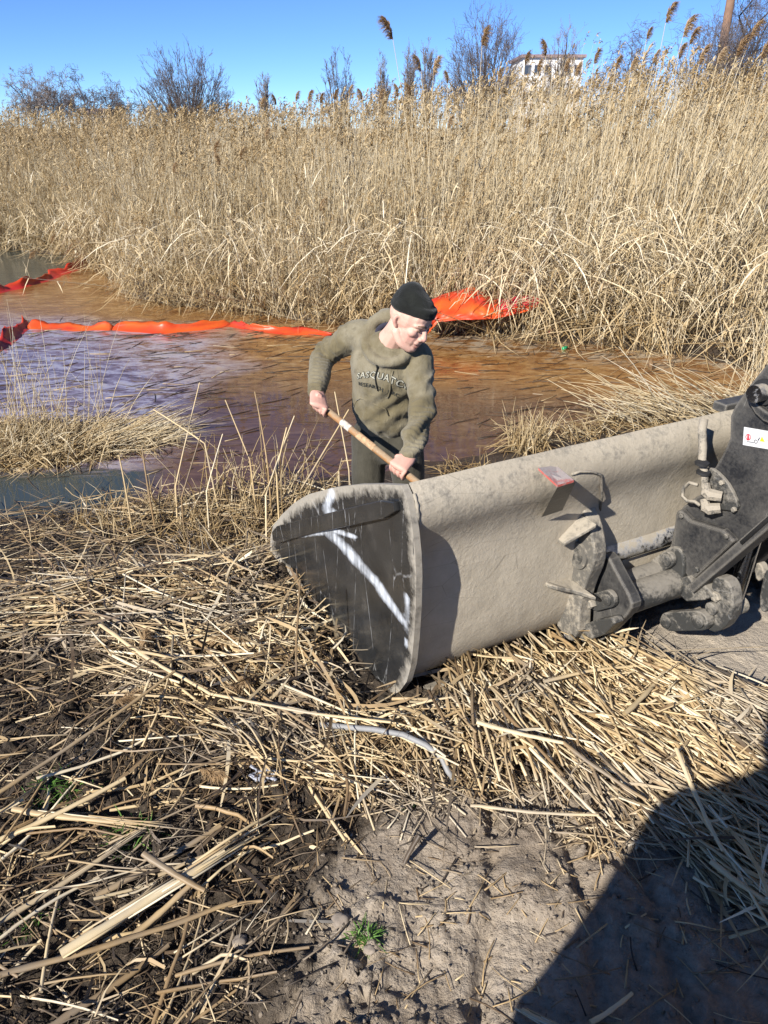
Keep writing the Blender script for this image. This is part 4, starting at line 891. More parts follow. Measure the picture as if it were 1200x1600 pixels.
class Blob:
    """closed rounded solids that are fused into one continuous skin by a voxel remesh"""
    def __init__(s): s.m = MB()
    def chain(s, pts, rad, side=None, sub=5, sides=14):
        pts = [np.asarray(p, float) for p in pts]; rad = [(r, r) if np.isscalar(r) else r for r in rad]
        P, Rr = [], []
        for i in range(len(pts) - 1):
            for k in range(sub):
                t = k / sub; p0 = pts[max(i - 1, 0)]; p3 = pts[min(i + 2, len(pts) - 1)]
                P.append(0.5 * (2 * pts[i] + (pts[i + 1] - p0) * t + (2 * p0 - 5 * pts[i] + 4 * pts[i + 1] - p3) * t * t + (3 * pts[i] - p0 - 3 * pts[i + 1] + p3) * t ** 3))
                w = t * t * (3 - 2 * t); Rr.append(tuple(np.array(rad[i]) * (1 - w) + np.array(rad[i + 1]) * w))
        P.append(pts[-1]); Rr.append(rad[-1])
        d0 = (P[0] - P[1]) / np.linalg.norm(P[0] - P[1]); d1 = (P[-1] - P[-2]) / np.linalg.norm(P[-1] - P[-2]); r0, r1 = min(Rr[0]), min(Rr[-1])
        pre = [(P[0] + d0 * r0 * math.sin(a), tuple(np.array(Rr[0]) * math.cos(a))) for a in (1.35, 0.95, 0.5)]; post = [(P[-1] + d1 * r1 * math.sin(a), tuple(np.array(Rr[-1]) * math.cos(a))) for a in (0.5, 0.95, 1.35)]
        P = [p for p, _ in pre] + P + [p for p, _ in post]; Rr = [r for _, r in pre] + Rr + [r for _, r in post]
        n = len(P); vs = []; ref = np.asarray(side, float) if side is not None else None
        for i in range(n):
            t = P[min(i + 1, n - 1)] - P[max(i - 1, 0)]; t = t / (np.linalg.norm(t) + 1e-9)
            if ref is None: ref = np.array([1.0, 0, 0]) if abs(t[0]) < 0.8 else np.array([0, 1.0, 0])
            x = ref - t * (ref @ t); x /= np.linalg.norm(x) + 1e-9; y = np.cross(t, x)
            if side is None: ref = x
            for k in range(sides):
                a = 2 * math.pi * k / sides; vs.append(P[i] + Rr[i][0] * math.cos(a) * x + Rr[i][1] * math.sin(a) * y)
        fs = [(i * sides + k, i * sides + (k + 1) % sides, (i + 1) * sides + (k + 1) % sides, (i + 1) * sides + k) for i in range(n - 1) for k in range(sides)]
        fs += [tuple(range(sides))[::-1], tuple(range((n - 1) * sides, n * sides))]; s.m.add(vs, fs)
    def ball(s, c, r, axes=None, n=14):
        c = np.asarray(c, float); r = (r, r, r) if np.isscalar(r) else r; axes = np.eye(3) if axes is None else axes; vs, fs = [], []
        vs.append(c + axes[2] * r[2])
        for i in range(1, n):
            th = math.pi * i / n
            for k in range(n): a = 2 * math.pi * k / n; vs.append(c + axes[0] * r[0] * math.sin(th) * math.cos(a) + axes[1] * r[1] * math.sin(th) * math.sin(a) + axes[2] * r[2] * math.cos(th))
        vs.append(c - axes[2] * r[2])
        for k in range(n): fs.append((0, 1 + k, 1 + (k + 1) % n)); fs.append((len(vs) - 1, 1 + (n - 2) * n + (k + 1) % n, 1 + (n - 2) * n + k))
        for i in range(n - 2):
            for k in range(n): fs.append((1 + i * n + k, 1 + (i + 1) * n + k, 1 + (i + 1) * n + (k + 1) % n, 1 + i * n + (k + 1) % n))
        s.m.add(vs, fs)
    def build(s, name, mat, parent, voxel=0.008, smooth=6, wrinkle=None, factor=0.5):
        o = s.m.build(name, None)
        rm = o.modifiers.new('r', 'REMESH'); rm.mode = 'VOXEL'; rm.voxel_size = voxel; rm.use_smooth_shade = True
        sm = o.modifiers.new('s', 'SMOOTH'); sm.factor = factor; sm.iterations = smooth
        bpy.context.view_layer.update(); dg = bpy.context.evaluated_depsgraph_get(); me = bpy.data.meshes.new_from_object(o.evaluated_get(dg)); me.name = name
        old = o.data; bpy.data.objects.remove(o); bpy.data.meshes.remove(old); nv = len(me.vertices)
        if wrinkle:
            co = np.zeros(nv * 3, np.float32); nr = np.zeros(nv * 3, np.float32); me.vertices.foreach_get('co', co); me.vertex_normals.foreach_get('vector', nr); co = co.reshape(-1, 3); nr = nr.reshape(-1, 3)
            co = co + nr * wrinkle(co.astype(float), nr)[:, None]; me.vertices.foreach_set('co', co.astype(np.float32).ravel()); me.update()
        me.polygons.foreach_set('use_smooth', np.ones(len(me.polygons), bool)); me.materials.clear(); me.materials.append(mat)
        return link(name, me, parent)
def nrm(v): v = np.asarray(v, float); return v / np.linalg.norm(v)
def head_frame(c, look, up0=(0, 0, 1)):
    f = nrm(look); r = nrm(np.cross(f, up0)); u = np.cross(r, f); return np.asarray(c, float), r, f, u
def add_head(b, hf, neck_base):
    c, r, f, u = hf; A = np.array([r, f, u]); HS = 0.90
    pt = lambda x, y, z: c + HS * (x * r + y * f + z * u)
    b.ball(pt(0, -0.012, 0.035), (0.075, 0.094, 0.088), A); b.ball(pt(0, 0.028, -0.03), (0.058, 0.062, 0.082), A); b.ball(pt(0, 0.05, 0.045), (0.058, 0.042, 0.045), A)
    b.ball(pt(0, 0.066, -0.100), (0.026, 0.024, 0.021), A)
    for s in (-1, 1):
        b.chain([pt(s * 0.056, -0.005, -0.055), pt(s * 0.045, 0.03, -0.088), pt(s * 0.016, 0.066, -0.104)], [0.022, 0.021, 0.018])
        b.ball(pt(s * 0.041, 0.062, -0.018), (0.024, 0.022, 0.02), A); b.ball(pt(s * 0.031, 0.0745, 0.006), (0.015, 0.012, 0.010), A)
        b.chain([pt(s * 0.012, 0.088, 0.022), pt(s * 0.032, 0.086, 0.027), pt(s * 0.052, 0.070, 0.020)], [0.011, 0.011, 0.008])
        b.chain([pt(s * 0.074, -0.008, 0.022), pt(s * 0.084, -0.022, 0.018), pt(s * 0.086, -0.024, -0.004), pt(s * 0.077, -0.012, -0.028)], [0.007, 0.009, 0.009, 0.007])
        b.ball(pt(s * 0.013, 0.100, -0.037), (0.010, 0.012, 0.009), A)
    b.chain([pt(0, 0.088, 0.018), pt(0, 0.101, -0.008), pt(0, 0.110, -0.031), pt(0, 0.103, -0.041)], [0.009, 0.010, 0.0115, 0.009])
    b.chain([pt(0, 0.088, -0.048), pt(0, 0.089, -0.060)], [(0.022, 0.012), (0.026, 0.013)], r); b.chain([pt(-0.022, 0.080, -0.066), pt(0, 0.0925, -0.0635), pt(0.022, 0.080, -0.066)], [0.004, 0.0078, 0.004]); b.chain([pt(-0.019, 0.079, -0.078), pt(0, 0.0905, -0.079), pt(0.019, 0.079, -0.078)], [0.005, 0.0088, 0.005])
    b.chain([np.asarray(neck_base, float), pt(0, -0.03, -0.075), pt(0, -0.02, -0.01)], [0.066, 0.056, 0.06])
def add_hand(b, wrist, centre, along, out, flip=1, grip=0.0155):
    """palm from the wrist to the gripped bar at centre; fingers wind round the bar (direction along); out points from the bar to the back of the hand"""
    h = nrm(along); o = nrm(np.asarray(out) - h * (np.asarray(out) @ h)); q = np.cross(h, o) * flip; c = np.asarray(centre, float); w = np.asarray(wrist, float)
    ring = lambda a, rr, off: c + h * off + rr * (math.cos(a) * o + math.sin(a) * q)
    knuck = ring(0.35, grip + 0.022, 0.0)
    b.chain([w, 0.55 * w + 0.45 * knuck, knuck], [(0.029, 0.021), (0.038, 0.018), (0.042, 0.014)], side=h)
    for j, (ln, rr) in enumerate([(0.9, 0.0082), (1.0, 0.0086), (0.95, 0.0083), (0.78, 0.0075)]):
        off = (j - 1.5) * 0.0228; a = [0.3, 0.95, 1.75, 2.6, 3.3]
        b.chain([ring(t * ln + (0.3 if t > 0.3 else 0) * (1 - ln), grip + (0.017 if i == 0 else 0.013 if i == 1 else 0.0095), off * (1 - 0.05 * i)) for i, t in enumerate(a)], [rr * 1.1, rr * 1.05, rr, rr * 0.95, rr * 0.85], sub=3, sides=10)
    tb = 0.5 * w + 0.5 * ring(-0.3, grip + 0.02, -0.03)
    b.chain([tb, ring(-0.7, grip + 0.018, -0.042), ring(-1.35, grip + 0.013, -0.046), ring(-2.1, grip + 0.010, -0.040)], [0.0145, 0.012, 0.0105, 0.009], sub=3, sides=10)
def paint_face(o, hf):
    c, r, f, u = hf; me = o.data; n = len(me.vertices); co = np.zeros(n * 3, np.float32); me.vertices.foreach_get('co', co); p = co.reshape(-1, 3) - c; x, y, z = p @ r, p @ f, p @ u
    fl = np.exp(-(((np.abs(x) - 0.045) / 0.022) ** 2 + ((z + 0.035) / 0.024) ** 2)) * (y > 0) + 0.9 * np.exp(-((x / 0.014) ** 2 + ((z + 0.03) / 0.014) ** 2)) * (y > 0.09) + 0.8 * ((np.abs(x) > 0.078) & (np.abs(z) < 0.05) & (np.abs(y) < 0.06))
    d2 = (p ** 2).sum(1); fl = np.where(d2 > 0.2, 0.45, fl)
    lp = ((np.abs(x) < 0.024) & (z < -0.058) & (z > -0.086) & (y > 0.078)) * 0.7
    for k, a in (('flush', fl), ('lips', lp)):
        at = me.attributes.new(k, 'FLOAT', 'POINT'); at.data.foreach_set('value', a.astype(np.float32))
def dist_line(p, a, b):
    a, b = np.asarray(a), np.asarray(b); d = b - a; t = np.clip(((p - a) @ d) / (d @ d), 0, 1); return np.linalg.norm(p - a - t[:, None] * d, axis=1), t

# --- the worker with the shovel
W = dict(pel=atD(603, 672, 3.50), waist=atD(601, 640, 3.42), chest=atD(602, 575, 3.26), neck=atD(611, 536, 3.19), head=atD(640, 501, 3.06),
         shR=atD(556, 524, 3.29), elR=atD(505, 556, 3.40), wrR=atD(496, 612, 3.20), haR=atD(506, 637, 3.13),
         shL=atD(653, 559, 3.20), elL=atD(660, 640, 3.12), wrL=atD(641, 712, 2.95), haL=atD(627, 734, 2.93),
         hipR=atD(577, 680, 3.52), hipL=atD(632, 680, 3.46))
shov_dir = nrm(W['haL'] - W['haR'])
def foot_under(h, dx, dy):
    p = np.array([h[0] + dx, h[1] + dy, 0.0]); p[2] = float(g(p[0], p[1])) + float(detail(p[0], p[1])); return p
ftR, ftL = foot_under(W['hipR'], -0.03, 0.10), foot_under(W['hipL'], 0.06, 0.10)
knR = 0.5 * (W['hipR'] + ftR) + np.array([0, -0.06, 0.03]); knL = 0.5 * (W['hipL'] + ftL) + np.array([0, -0.05, 0.03])
person = empty('person', tuple(0.5 * (ftR + ftL)))
tag(person, 'worker in faded olive hoodie and black beanie leaning over a wooden shovel', 'person')
side = nrm(W['shL'] - W['shR']); hf = head_frame(W['head'], np.array([0.72, -0.60, -0.42]), (0.10, 0.05, 1))
b = Blob(); add_head(b, hf, W['neck'])
b.chain([W['pel'], W['waist'], W['chest'], W['neck']], [(0.13, 0.09), (0.12, 0.085), (0.14, 0.09), (0.06, 0.055)], side)
for s in 'RL':
    b.chain([W['sh' + s], W['el' + s], 0.3 * W['el' + s] + 0.7 * W['wr' + s], W['wr' + s]], [0.038, 0.030, 0.025, 0.026]); b.chain([W['hip' + s], knR if s == 'R' else knL, (ftR if s == 'R' else ftL) + [0, 0, 0.1]], [0.075, 0.052, 0.04])
add_hand(b, W['wrR'], W['haR'] , shov_dir, UP * 1.0 + np.array([-0.5, -0.55, 0]), 1)
add_hand(b, W['wrL'], W['haL'], shov_dir, UP * 0.75 + np.array([0.15, -0.75, 0]), 1)
body = b.build('body', M['skin'], person, voxel=0.0034, smooth=3); paint_face(body, hf)
c, hr, hfw, hu = hf; hp_ = lambda x, y, z: c + 0.91 * (x * hr + y * hfw + z * hu)
for s in (-1, 1):
    m = MB(); m.tube([hp_(s * 0.012, 0.100, 0.026), hp_(s * 0.032, 0.097, 0.032), hp_(s * 0.052, 0.080, 0.025)], [0.004, 0.0045, 0.0025], 6); m.build('eyebrow', M['brow'], person, smooth=True)
    m = MB(); m.tube([hp_(s * 0.019, 0.0865, 0.0025), hp_(s * 0.032, 0.088, -0.001), hp_(s * 0.044, 0.080, 0.002)], 0.0022, 6); m.build('eyelashes', M['brow'], person, smooth=True)
# hoodie
arms = [(W['shR'], W['elR'], W['wrR']), (W['shL'], W['elL'], W['wrL'])]
def wr_hood(p, nr):
    out = 0.006 * (fbm(p[:, 0] * 9 + p[:, 1] * 3, p[:, 2] * 9, 3, 3) - 0.5) + 0.004 * (fbm(p[:, 0] * 26, p[:, 2] * 26 + p[:, 1] * 9, 2, 8) - 0.5)
    for sh, el, wr in arms:          # rings of creases where the sleeves bunch
        d, t = dist_line(p, el, wr); w_ = np.exp(-(d / 0.10) ** 4); out = out + w_ * 0.0055 * np.sin(t * 70 + 12 * fbm(p[:, 0] * 14, p[:, 2] * 14, 2, 6)) * (0.35 + 0.65 * np.abs(t - 0.45))
        d, t = dist_line(p, sh, el); w_ = np.exp(-(d / 0.085) ** 4) * t; out = out + w_ * 0.0065 * np.sin(t * 30 + 16 * fbm(p[:, 0] * 9, p[:, 2] * 9, 2, 5))
    # diagonal drag folds across the belly and at the armpit
    q = (p - W['waist']); s1 = q @ side; z1 = q[:, 2]
    fold = np.exp(-((z1 - 0.05) / 0.13) ** 2) * np.clip(0.4 + s1 * 4, 0, 1); out = out + fold * 0.009 * np.sin((s1 * 0.8 - z1 * 0.9) * 70 + 5 * fbm(p[:, 0] * 7, p[:, 2] * 7, 2, 2))
    rdg = 1 - np.abs(2 * fbm(p[:, 0] * 8 + p[:, 2] * 5, p[:, 2] * 6 - p[:, 0] * 7, 3, 44) - 1) * 2.2
    chest_ = np.exp(-(((p - W['chest']) ** 2).sum(1)) / 0.02); out = out * (1 - 0.6 * chest_) + (0.007 * np.clip(rdg, -0.3, 1) ** 2 - 0.003) * (1 - 0.8 * chest_)
    return out
b = Blob(); fwd = nrm(np.cross(W['neck'] - W['waist'], side)); fwd = fwd if fwd[1] < 0 else -fwd
hem = 0.35 * W['pel'] + 0.65 * W['waist']
b.chain([hem, W['waist'] + fwd * 0.01, 0.5 * W['waist'] + 0.5 * W['chest'], W['chest'], 0.4 * W['chest'] + 0.6 * W['neck']], [(0.150, 0.108), (0.158, 0.118), (0.160, 0.12), (0.168, 0.118), (0.12, 0.095)], side)
b.chain([hem - 0.012 * UP, hem + 0.035 * UP], [(0.146, 0.105), (0.151, 0.109)], side)
for sh, el, wr in arms:
    top = 0.35 * W['neck'] + 0.65 * sh + np.array([0, 0, -0.01]); b.chain([0.5 * W['chest'] + 0.5 * top, top, sh, 0.5 * sh + 0.5 * el, el, 0.45 * el + 0.55 * wr, 0.2 * el + 0.8 * wr, wr], [0.08, 0.076, 0.071, 0.061, 0.055, 0.051, 0.044, 0.037])
    cu = nrm(wr - el); b.chain([wr - cu * 0.045, wr - cu * 0.005], [0.040, 0.038])
# hood lying round the neck and its rolled front edge
nk = W['neck']; ring_pts = []
for k, a in enumerate(np.linspace(0, 2 * math.pi, 13)):
    rad = 0.108; zz = 0.062 * -math.cos(a) * -1
    ring_pts.append(nk + side * rad * math.sin(a) * 1.02 - fwd * (0.090 * math.cos(a) - 0.012) + UP * (0.020 + 0.058 * math.cos(a)))
b.chain(ring_pts, [0.021 + 0.012 * max(0, math.cos(a)) for a in np.linspace(0, 2 * math.pi, 13)], sub=4)
b.chain([nk - fwd * 0.105 + UP * 0.045 - side * 0.085, nk - fwd * 0.145 - UP * 0.01, nk - fwd * 0.105 + UP * 0.045 + side * 0.085], [(0.035, 0.05), (0.055, 0.06), (0.035, 0.05)])
hood = b.build('hoodie', M['hoodie'], person, voxel=0.0062, smooth=5, wrinkle=wr_hood)
b = Blob(); b.chain([nk + side * 0.070 * math.sin(a) - fwd * (0.058 * math.cos(a)) + UP * (0.022 + 0.036 * math.cos(a)) for a in np.linspace(0, 2 * math.pi, 13)], [0.0135] * 13, sub=4); b.build('shirt_collar', M['shirt'], person, voxel=0.005, smooth=3)
# kangaroo pocket, drawstrings and print, laid on the cloth
hm = hood.data; hv = [v.co.copy() for v in hm.vertices]; bvh = BVHTree.FromPolygons(hv, [tuple(p.vertices) for p in hm.polygons])
cup = nrm(W['neck'] - W['waist'])
def on_cloth(sx, sy, off=0.003):
    """point on the chest sx metres to the worker's left and sy metres above the chest point"""
    o = W['chest'] + side * sx + cup * sy + fwd * 0.6; hit = bvh.ray_cast(Vector(o), Vector(-fwd))
    if hit[0] is None: hit = bvh.find_nearest(Vector(o - fwd * 0.55))
    return np.array(hit[0]) + np.array(hit[1]) * off
def cloth_strip(name, pts, r, mat, off):
    m = MB(); m.tube([on_cloth(*p, off) for p in pts], r, 8); return m.build(name, mat, hood, smooth=True)
cloth_strip('drawstring', [(0.012, 0.075), (0.013, 0.05), (0.010, 0.02), (0.018, -0.01), (0.030, -0.045)], 0.0036, M['beanie'], 0.003)
cloth_strip('drawstring', [(0.075, 0.055), (0.078, 0.02), (0.080, -0.02), (0.074, -0.06), (0.070, -0.075)], 0.0036, M['hoodie'], 0.003)
pk = [(-0.085, -0.155), (-0.062, -0.13), (-0.04, -0.122), (0.045, -0.125), (0.065, -0.133), (0.085, -0.165)]
cloth_strip('pocket_edge', pk, 0.0034, M['hoodie'], 0.001)
cloth_strip('pocket_edge', [(-0.085, -0.155), (-0.10, -0.19), (-0.105, -0.21)], 0.0034, M['hoodie'], 0.001)
def text_on(name, body, size, cx, cy, arc, mat, off, fat=0.0, spacing=1.0):
    fc = bpy.data.curves.new(name, 'FONT'); fc.body = body; fc.size = size; fc.align_x = 'CENTER'; fc.space_character = spacing; fc.offset = fat; fc.resolution_u = 2
    o = bpy.data.objects.new(name, fc); COL.objects.link(o); bpy.context.view_layer.update()
    me = bpy.data.meshes.new_from_object(o.evaluated_get(bpy.context.evaluated_depsgraph_get())); bpy.data.objects.remove(o)
    bm = bmesh.new(); bm.from_mesh(me); bmesh.ops.triangulate(bm, faces=bm.faces[:])
    for _ in range(2): bmesh.ops.subdivide_edges(bm, edges=[e for e in bm.edges if e.calc_length() > 0.006], cuts=1); bmesh.ops.triangulate(bm, faces=bm.faces[:])
    for v in bm.verts:
        x, y = v.co.x, v.co.y; v.co = Vector(on_cloth(cx + x, cy + y - arc * x * x, off))
    bm.to_mesh(me); bm.free(); me.materials.clear(); me.materials.append(mat); return link(name, me, hood)
text_on('print_outline', 'SASQUATCH', 0.039, 0.037, 0.014, 3.4, M['print_dark'], 0.0030, 0.0020, 1.08)
text_on('print_lettering', 'SASQUATCH', 0.039, 0.037, 0.014, 3.4, M['print_pale'], 0.0042, 0.0003, 1.08)
text_on('print_lettering', 'RESEARCH  ERC', 0.026, 0.022, -0.040, 2.6, M['print_dark'], 0.0034, 0.0004, 1.05)
# trousers
def wr_tr(p, nr): return 0.014 * (fbm(p[:, 0] * 7, p[:, 2] * 5, 3, 13) - 0.5) + 0.006 * np.sin(p[:, 2] * 42 + 9 * fbm(p[:, 0] * 8, p[:, 2] * 6, 2, 14)) * np.clip((0.9 - p[:, 2]) * 3, 0, 1)
b = Blob(); b.chain([W['waist'] - UP * 0.03, W['pel'], W['pel'] - UP * 0.07], [(0.138, 0.098), (0.152, 0.108), (0.145, 0.10)], side)
for hip, kn, ft in ((W['hipR'], knR, ftR), (W['hipL'], knL, ftL)): b.chain([hip, 0.5 * (hip + kn), kn, 0.5 * (kn + ft), ft + [0, 0, 0.16]], [0.088, 0.084, 0.074, 0.068, 0.064])
tr_o = b.build('trousers', M['trousers'], person, voxel=0.008, smooth=6, wrinkle=wr_tr)
for ft in (ftR, ftL):
    b = Blob(); b.chain([ft + [0, 0.03, 0.30], ft + [0, 0.03, 0.16], ft + [0, 0.02, 0.06]], [0.062, 0.055, 0.05]); b.chain([ft + [0, 0.05, 0.045], ft + [0.02, -0.08, 0.045], ft + [0.03, -0.17, 0.038]], [(0.042, 0.04), (0.046, 0.04), (0.04, 0.03)]); b.build('boot', M['boot'], person, voxel=0.007, smooth=4)
# beanie with a folded brim
b = Blob(); A = np.array([hr, hfw, hu])
b.ball(hp_(0, -0.016, 0.068), (0.079, 0.098, 0.068), A); b.ball(hp_(0.0, -0.024, 0.100), (0.066, 0.078, 0.048), A); b.ball(hp_(0, -0.036, 0.120), (0.046, 0.052, 0.038), A)
bt = lambda a, rz: hp_(0.079 * math.sin(a), -0.012 + 0.100 * math.cos(a), 0.056 + 0.014 * math.cos(a) + rz)
for rz in (0.0, 0.022): b.chain([bt(a, rz) for a in np.linspace(0, 2 * math.pi, 17)], [0.0115] * 17, sub=3)
def wr_b(p, nr): return 0.003 * np.sin(40 * (p @ hu) + 12 * fbm(p[:, 0] * 9, p[:, 2] * 9, 2, 3)) + 0.005 * (fbm(p[:, 0] * 18, p[:, 2] * 18, 2, 4) - 0.5)
b.build('beanie', M['beanie'], person, voxel=0.005, smooth=4, wrinkle=wr_b)
# --- shovel
shovel = empty('shovel', tuple(W['haL'])); tag(shovel, 'long wooden shovel handle held in both hands of the worker', 'shovel')
M['ash_wood'] = dusty('shovel_wood', (0.36, 0.185, 0.075), (0.33, 0.24, 0.15), 0.35, 0.5, scale=14)
e0 = W['haR'] - shov_dir * 0.035; e1 = W['haL'] + shov_dir * 0.36
m = MB(); m.tube([e0, e0 + shov_dir * 0.01, e0 + (e1 - e0) * 0.5, e1], [0.011, 0.0142, 0.0148, 0.0148], 16); m.build('handle', M['ash_wood'], shovel, auto=0.7)
q1 = e0 + shov_dir * 0.13; m = MB(); m.tube([q1 + shov_dir * 0.02, q1 + shov_dir * 0.075], 0.0153, 16, cap=False); m.build('paper_label', simple('worn_label', (0.55, 0.48, 0.40), 0.8, var=0.45, scale=70), shovel, smooth=True)
q2 = e0 + shov_dir * 0.25; m = MB(); m.tube([q2, q2 + shov_dir * 0.10], 0.0153, 16, cap=False); m.build('paper_label', simple('torn_label', (0.46, 0.30, 0.17), 0.8, var=0.55, scale=60), shovel, smooth=True)
sd = nrm(np.cross(shov_dir, UP)); dn = nrm(np.cross(sd, shov_dir)); V = []; Q = []
for i, t in enumerate(np.linspace(0, 1, 10)):
    wd = 0.10 * (1 if t < 0.55 else math.sqrt(max(0.0, 1 - ((t - 0.55) / 0.46) ** 2))) * (0.6 + 0.4 * min(1, t * 6))
    for k in range(7):
        a = (k - 3) / 3; V.append(e1 + shov_dir * (0.24 * t - 0.01) + sd * a * wd - dn * 0.02 * (1 - a * a) * (1 - 0.5 * t))
for i in range(9):
    for k in range(6): Q.append((i * 7 + k, (i + 1) * 7 + k, (i + 1) * 7 + k + 1, i * 7 + k + 1))
bl = link('blade', fast_mesh('blade', V, Q, mat=M['link_steel'], smooth=True), shovel); sm_ = bl.modifiers.new('thick', 'SOLIDIFY'); sm_.thickness = 0.003
m = MB(); m.tube([e1 - shov_dir * 0.10, e1 + shov_dir * 0.02], [0.0195, 0.024], 14); m.build('socket', M['link_steel'], shovel, smooth=True)

# --- the two people behind the viewpoint whose shadows fall into the lower right corner
def bystander(PX, PY, raised, label):
    pz = float(g(PX, PY)); pp = lambda x, y, z: np.array([PX + x, PY + y, pz + z])
    root = empty('person', tuple(pp(0, 0, 0))); tag(root, label, 'person')
    hf2 = head_frame(pp(0.02, 0.03, 1.60), (0, 0.9, -0.35)); b = Blob(); add_head(b, hf2, pp(0, 0, 1.44)); b.chain([pp(0, 0, 0.95), pp(0, 0, 1.2), pp(0, 0, 1.42)], [(0.15, 0.1), (0.14, 0.1), (0.09, 0.07)], (1, 0, 0))
    AR = {}
    for s in (-1, 1): AR[s] = (pp(s * 0.19, 0, 1.38), pp(s * 0.33, 0.05, 1.13), pp(s * 0.12, 0.16, 1.42)) if raised else (pp(s * 0.20, 0, 1.38), pp(s * 0.29, -0.04, 1.12), pp(s * 0.25, 0.08, 0.90))
    for s, (sh, el, wr) in AR.items():
        b.chain([sh, el, wr], [0.04, 0.035, 0.026]); dw = nrm(wr - el); add_hand(b, wr, wr + dw * 0.085, (-s * 1.0, 0, 0.05) if raised else (0, 1, 0.1), (0, 0.7, -0.4) if raised else (s, 0, 0), 1, 0.012)
        b.chain([pp(s * 0.1, 0, 0.92), pp(s * 0.12, 0.02, 0.5), pp(s * 0.13, 0, 0.1)], [0.08, 0.055, 0.04])
    o = b.build('body', M['skin'], root, voxel=0.008, smooth=3); paint_face(o, hf2)
    b = Blob(); b.chain([pp(0, 0, 0.72), pp(0, 0, 0.95), pp(0, 0, 1.2), pp(0, 0, 1.38), pp(0, -0.01, 1.46)], [(0.27, 0.17), (0.25, 0.16), (0.235, 0.15), (0.22, 0.13), (0.10, 0.09)], (1, 0, 0))
    for s, (sh, el, wr) in AR.items(): b.chain([pp(s * 0.1, 0, 1.36), sh, el, wr], [0.09, 0.085, 0.07, 0.05])
    b.build('jacket', M['jacket'], root, voxel=0.012, smooth=4)
    b = Blob(); b.chain([pp(0, 0, 0.98), pp(0, 0, 0.85)], [(0.17, 0.12), (0.17, 0.12)], (1, 0, 0))
    for s in (-1, 1): b.chain([pp(s * 0.1, 0, 0.88), pp(s * 0.12, 0.02, 0.5), pp(s * 0.13, 0, 0.09)], [0.10, 0.085, 0.075])
    b.build('trousers', M['trousers'], root, voxel=0.012, smooth=4)
    for s in (-1, 1):
        b = Blob(); b.chain([pp(s * 0.13, -0.05, 0.045), pp(s * 0.14, 0.1, 0.045), pp(s * 0.145, 0.19, 0.035)], [(0.042, 0.04), (0.048, 0.04), (0.042, 0.03)]); b.chain([pp(s * 0.13, 0, 0.16), pp(s * 0.13, 0, 0.05)], [0.055, 0.05]); b.build('boot', M['boot'], root, voxel=0.009, smooth=3)
    b = Blob(); c2, r2, f2, u2 = hf2; b.ball(c2 + u2 * 0.06 - f2 * 0.014, (0.085, 0.104, 0.088), np.array([r2, f2, u2])); b.build('beanie', M['beanie'], root, voxel=0.01, smooth=2)
bystander(-0.20, -0.19, False, 'bystander in dark jacket out of view, whose shoulder shadow edges the clay')
bystander(0.30, -0.46, True, 'second onlooker out of view, whose shadow darkens the bottom right corner')
# ------------------------------------------------------------------ floating oil booms
def pvc_material():
    m = NT('orange_pvc'); t = m.attr('tint'); n = m.noise(7, 5, 0.6)
    c = m.ramp(t, [(0.0, (0.24, 0.02, 0.02)), (0.3, (0.55, 0.035, 0.03)), (0.55, (0.70, 0.075, 0.02)), (0.8, (0.80, 0.15, 0.025)), (1.0, (0.65, 0.015, 0.06))]); c = m.mix(m.math('MULTIPLY', m.mask(n, 0.5, 0.75), 0.35), c, (0.32, 0.09, 0.04))
    m.p(Base_Color=c, Roughness=0.4, Normal=m.bump(m.noise(5, 4, 0.6), 0.3, 0.03)); tr = m.n('BsdfTranslucent', {'Color': c}); mx = m.n('MixShader', {0: 0.22, 1: m.b.outputs[0], 2: tr.outputs[0]}); m.t.links.new(mx.outputs[0], m.out.inputs[0]); return m.m
M['pvc'] = pvc_material()
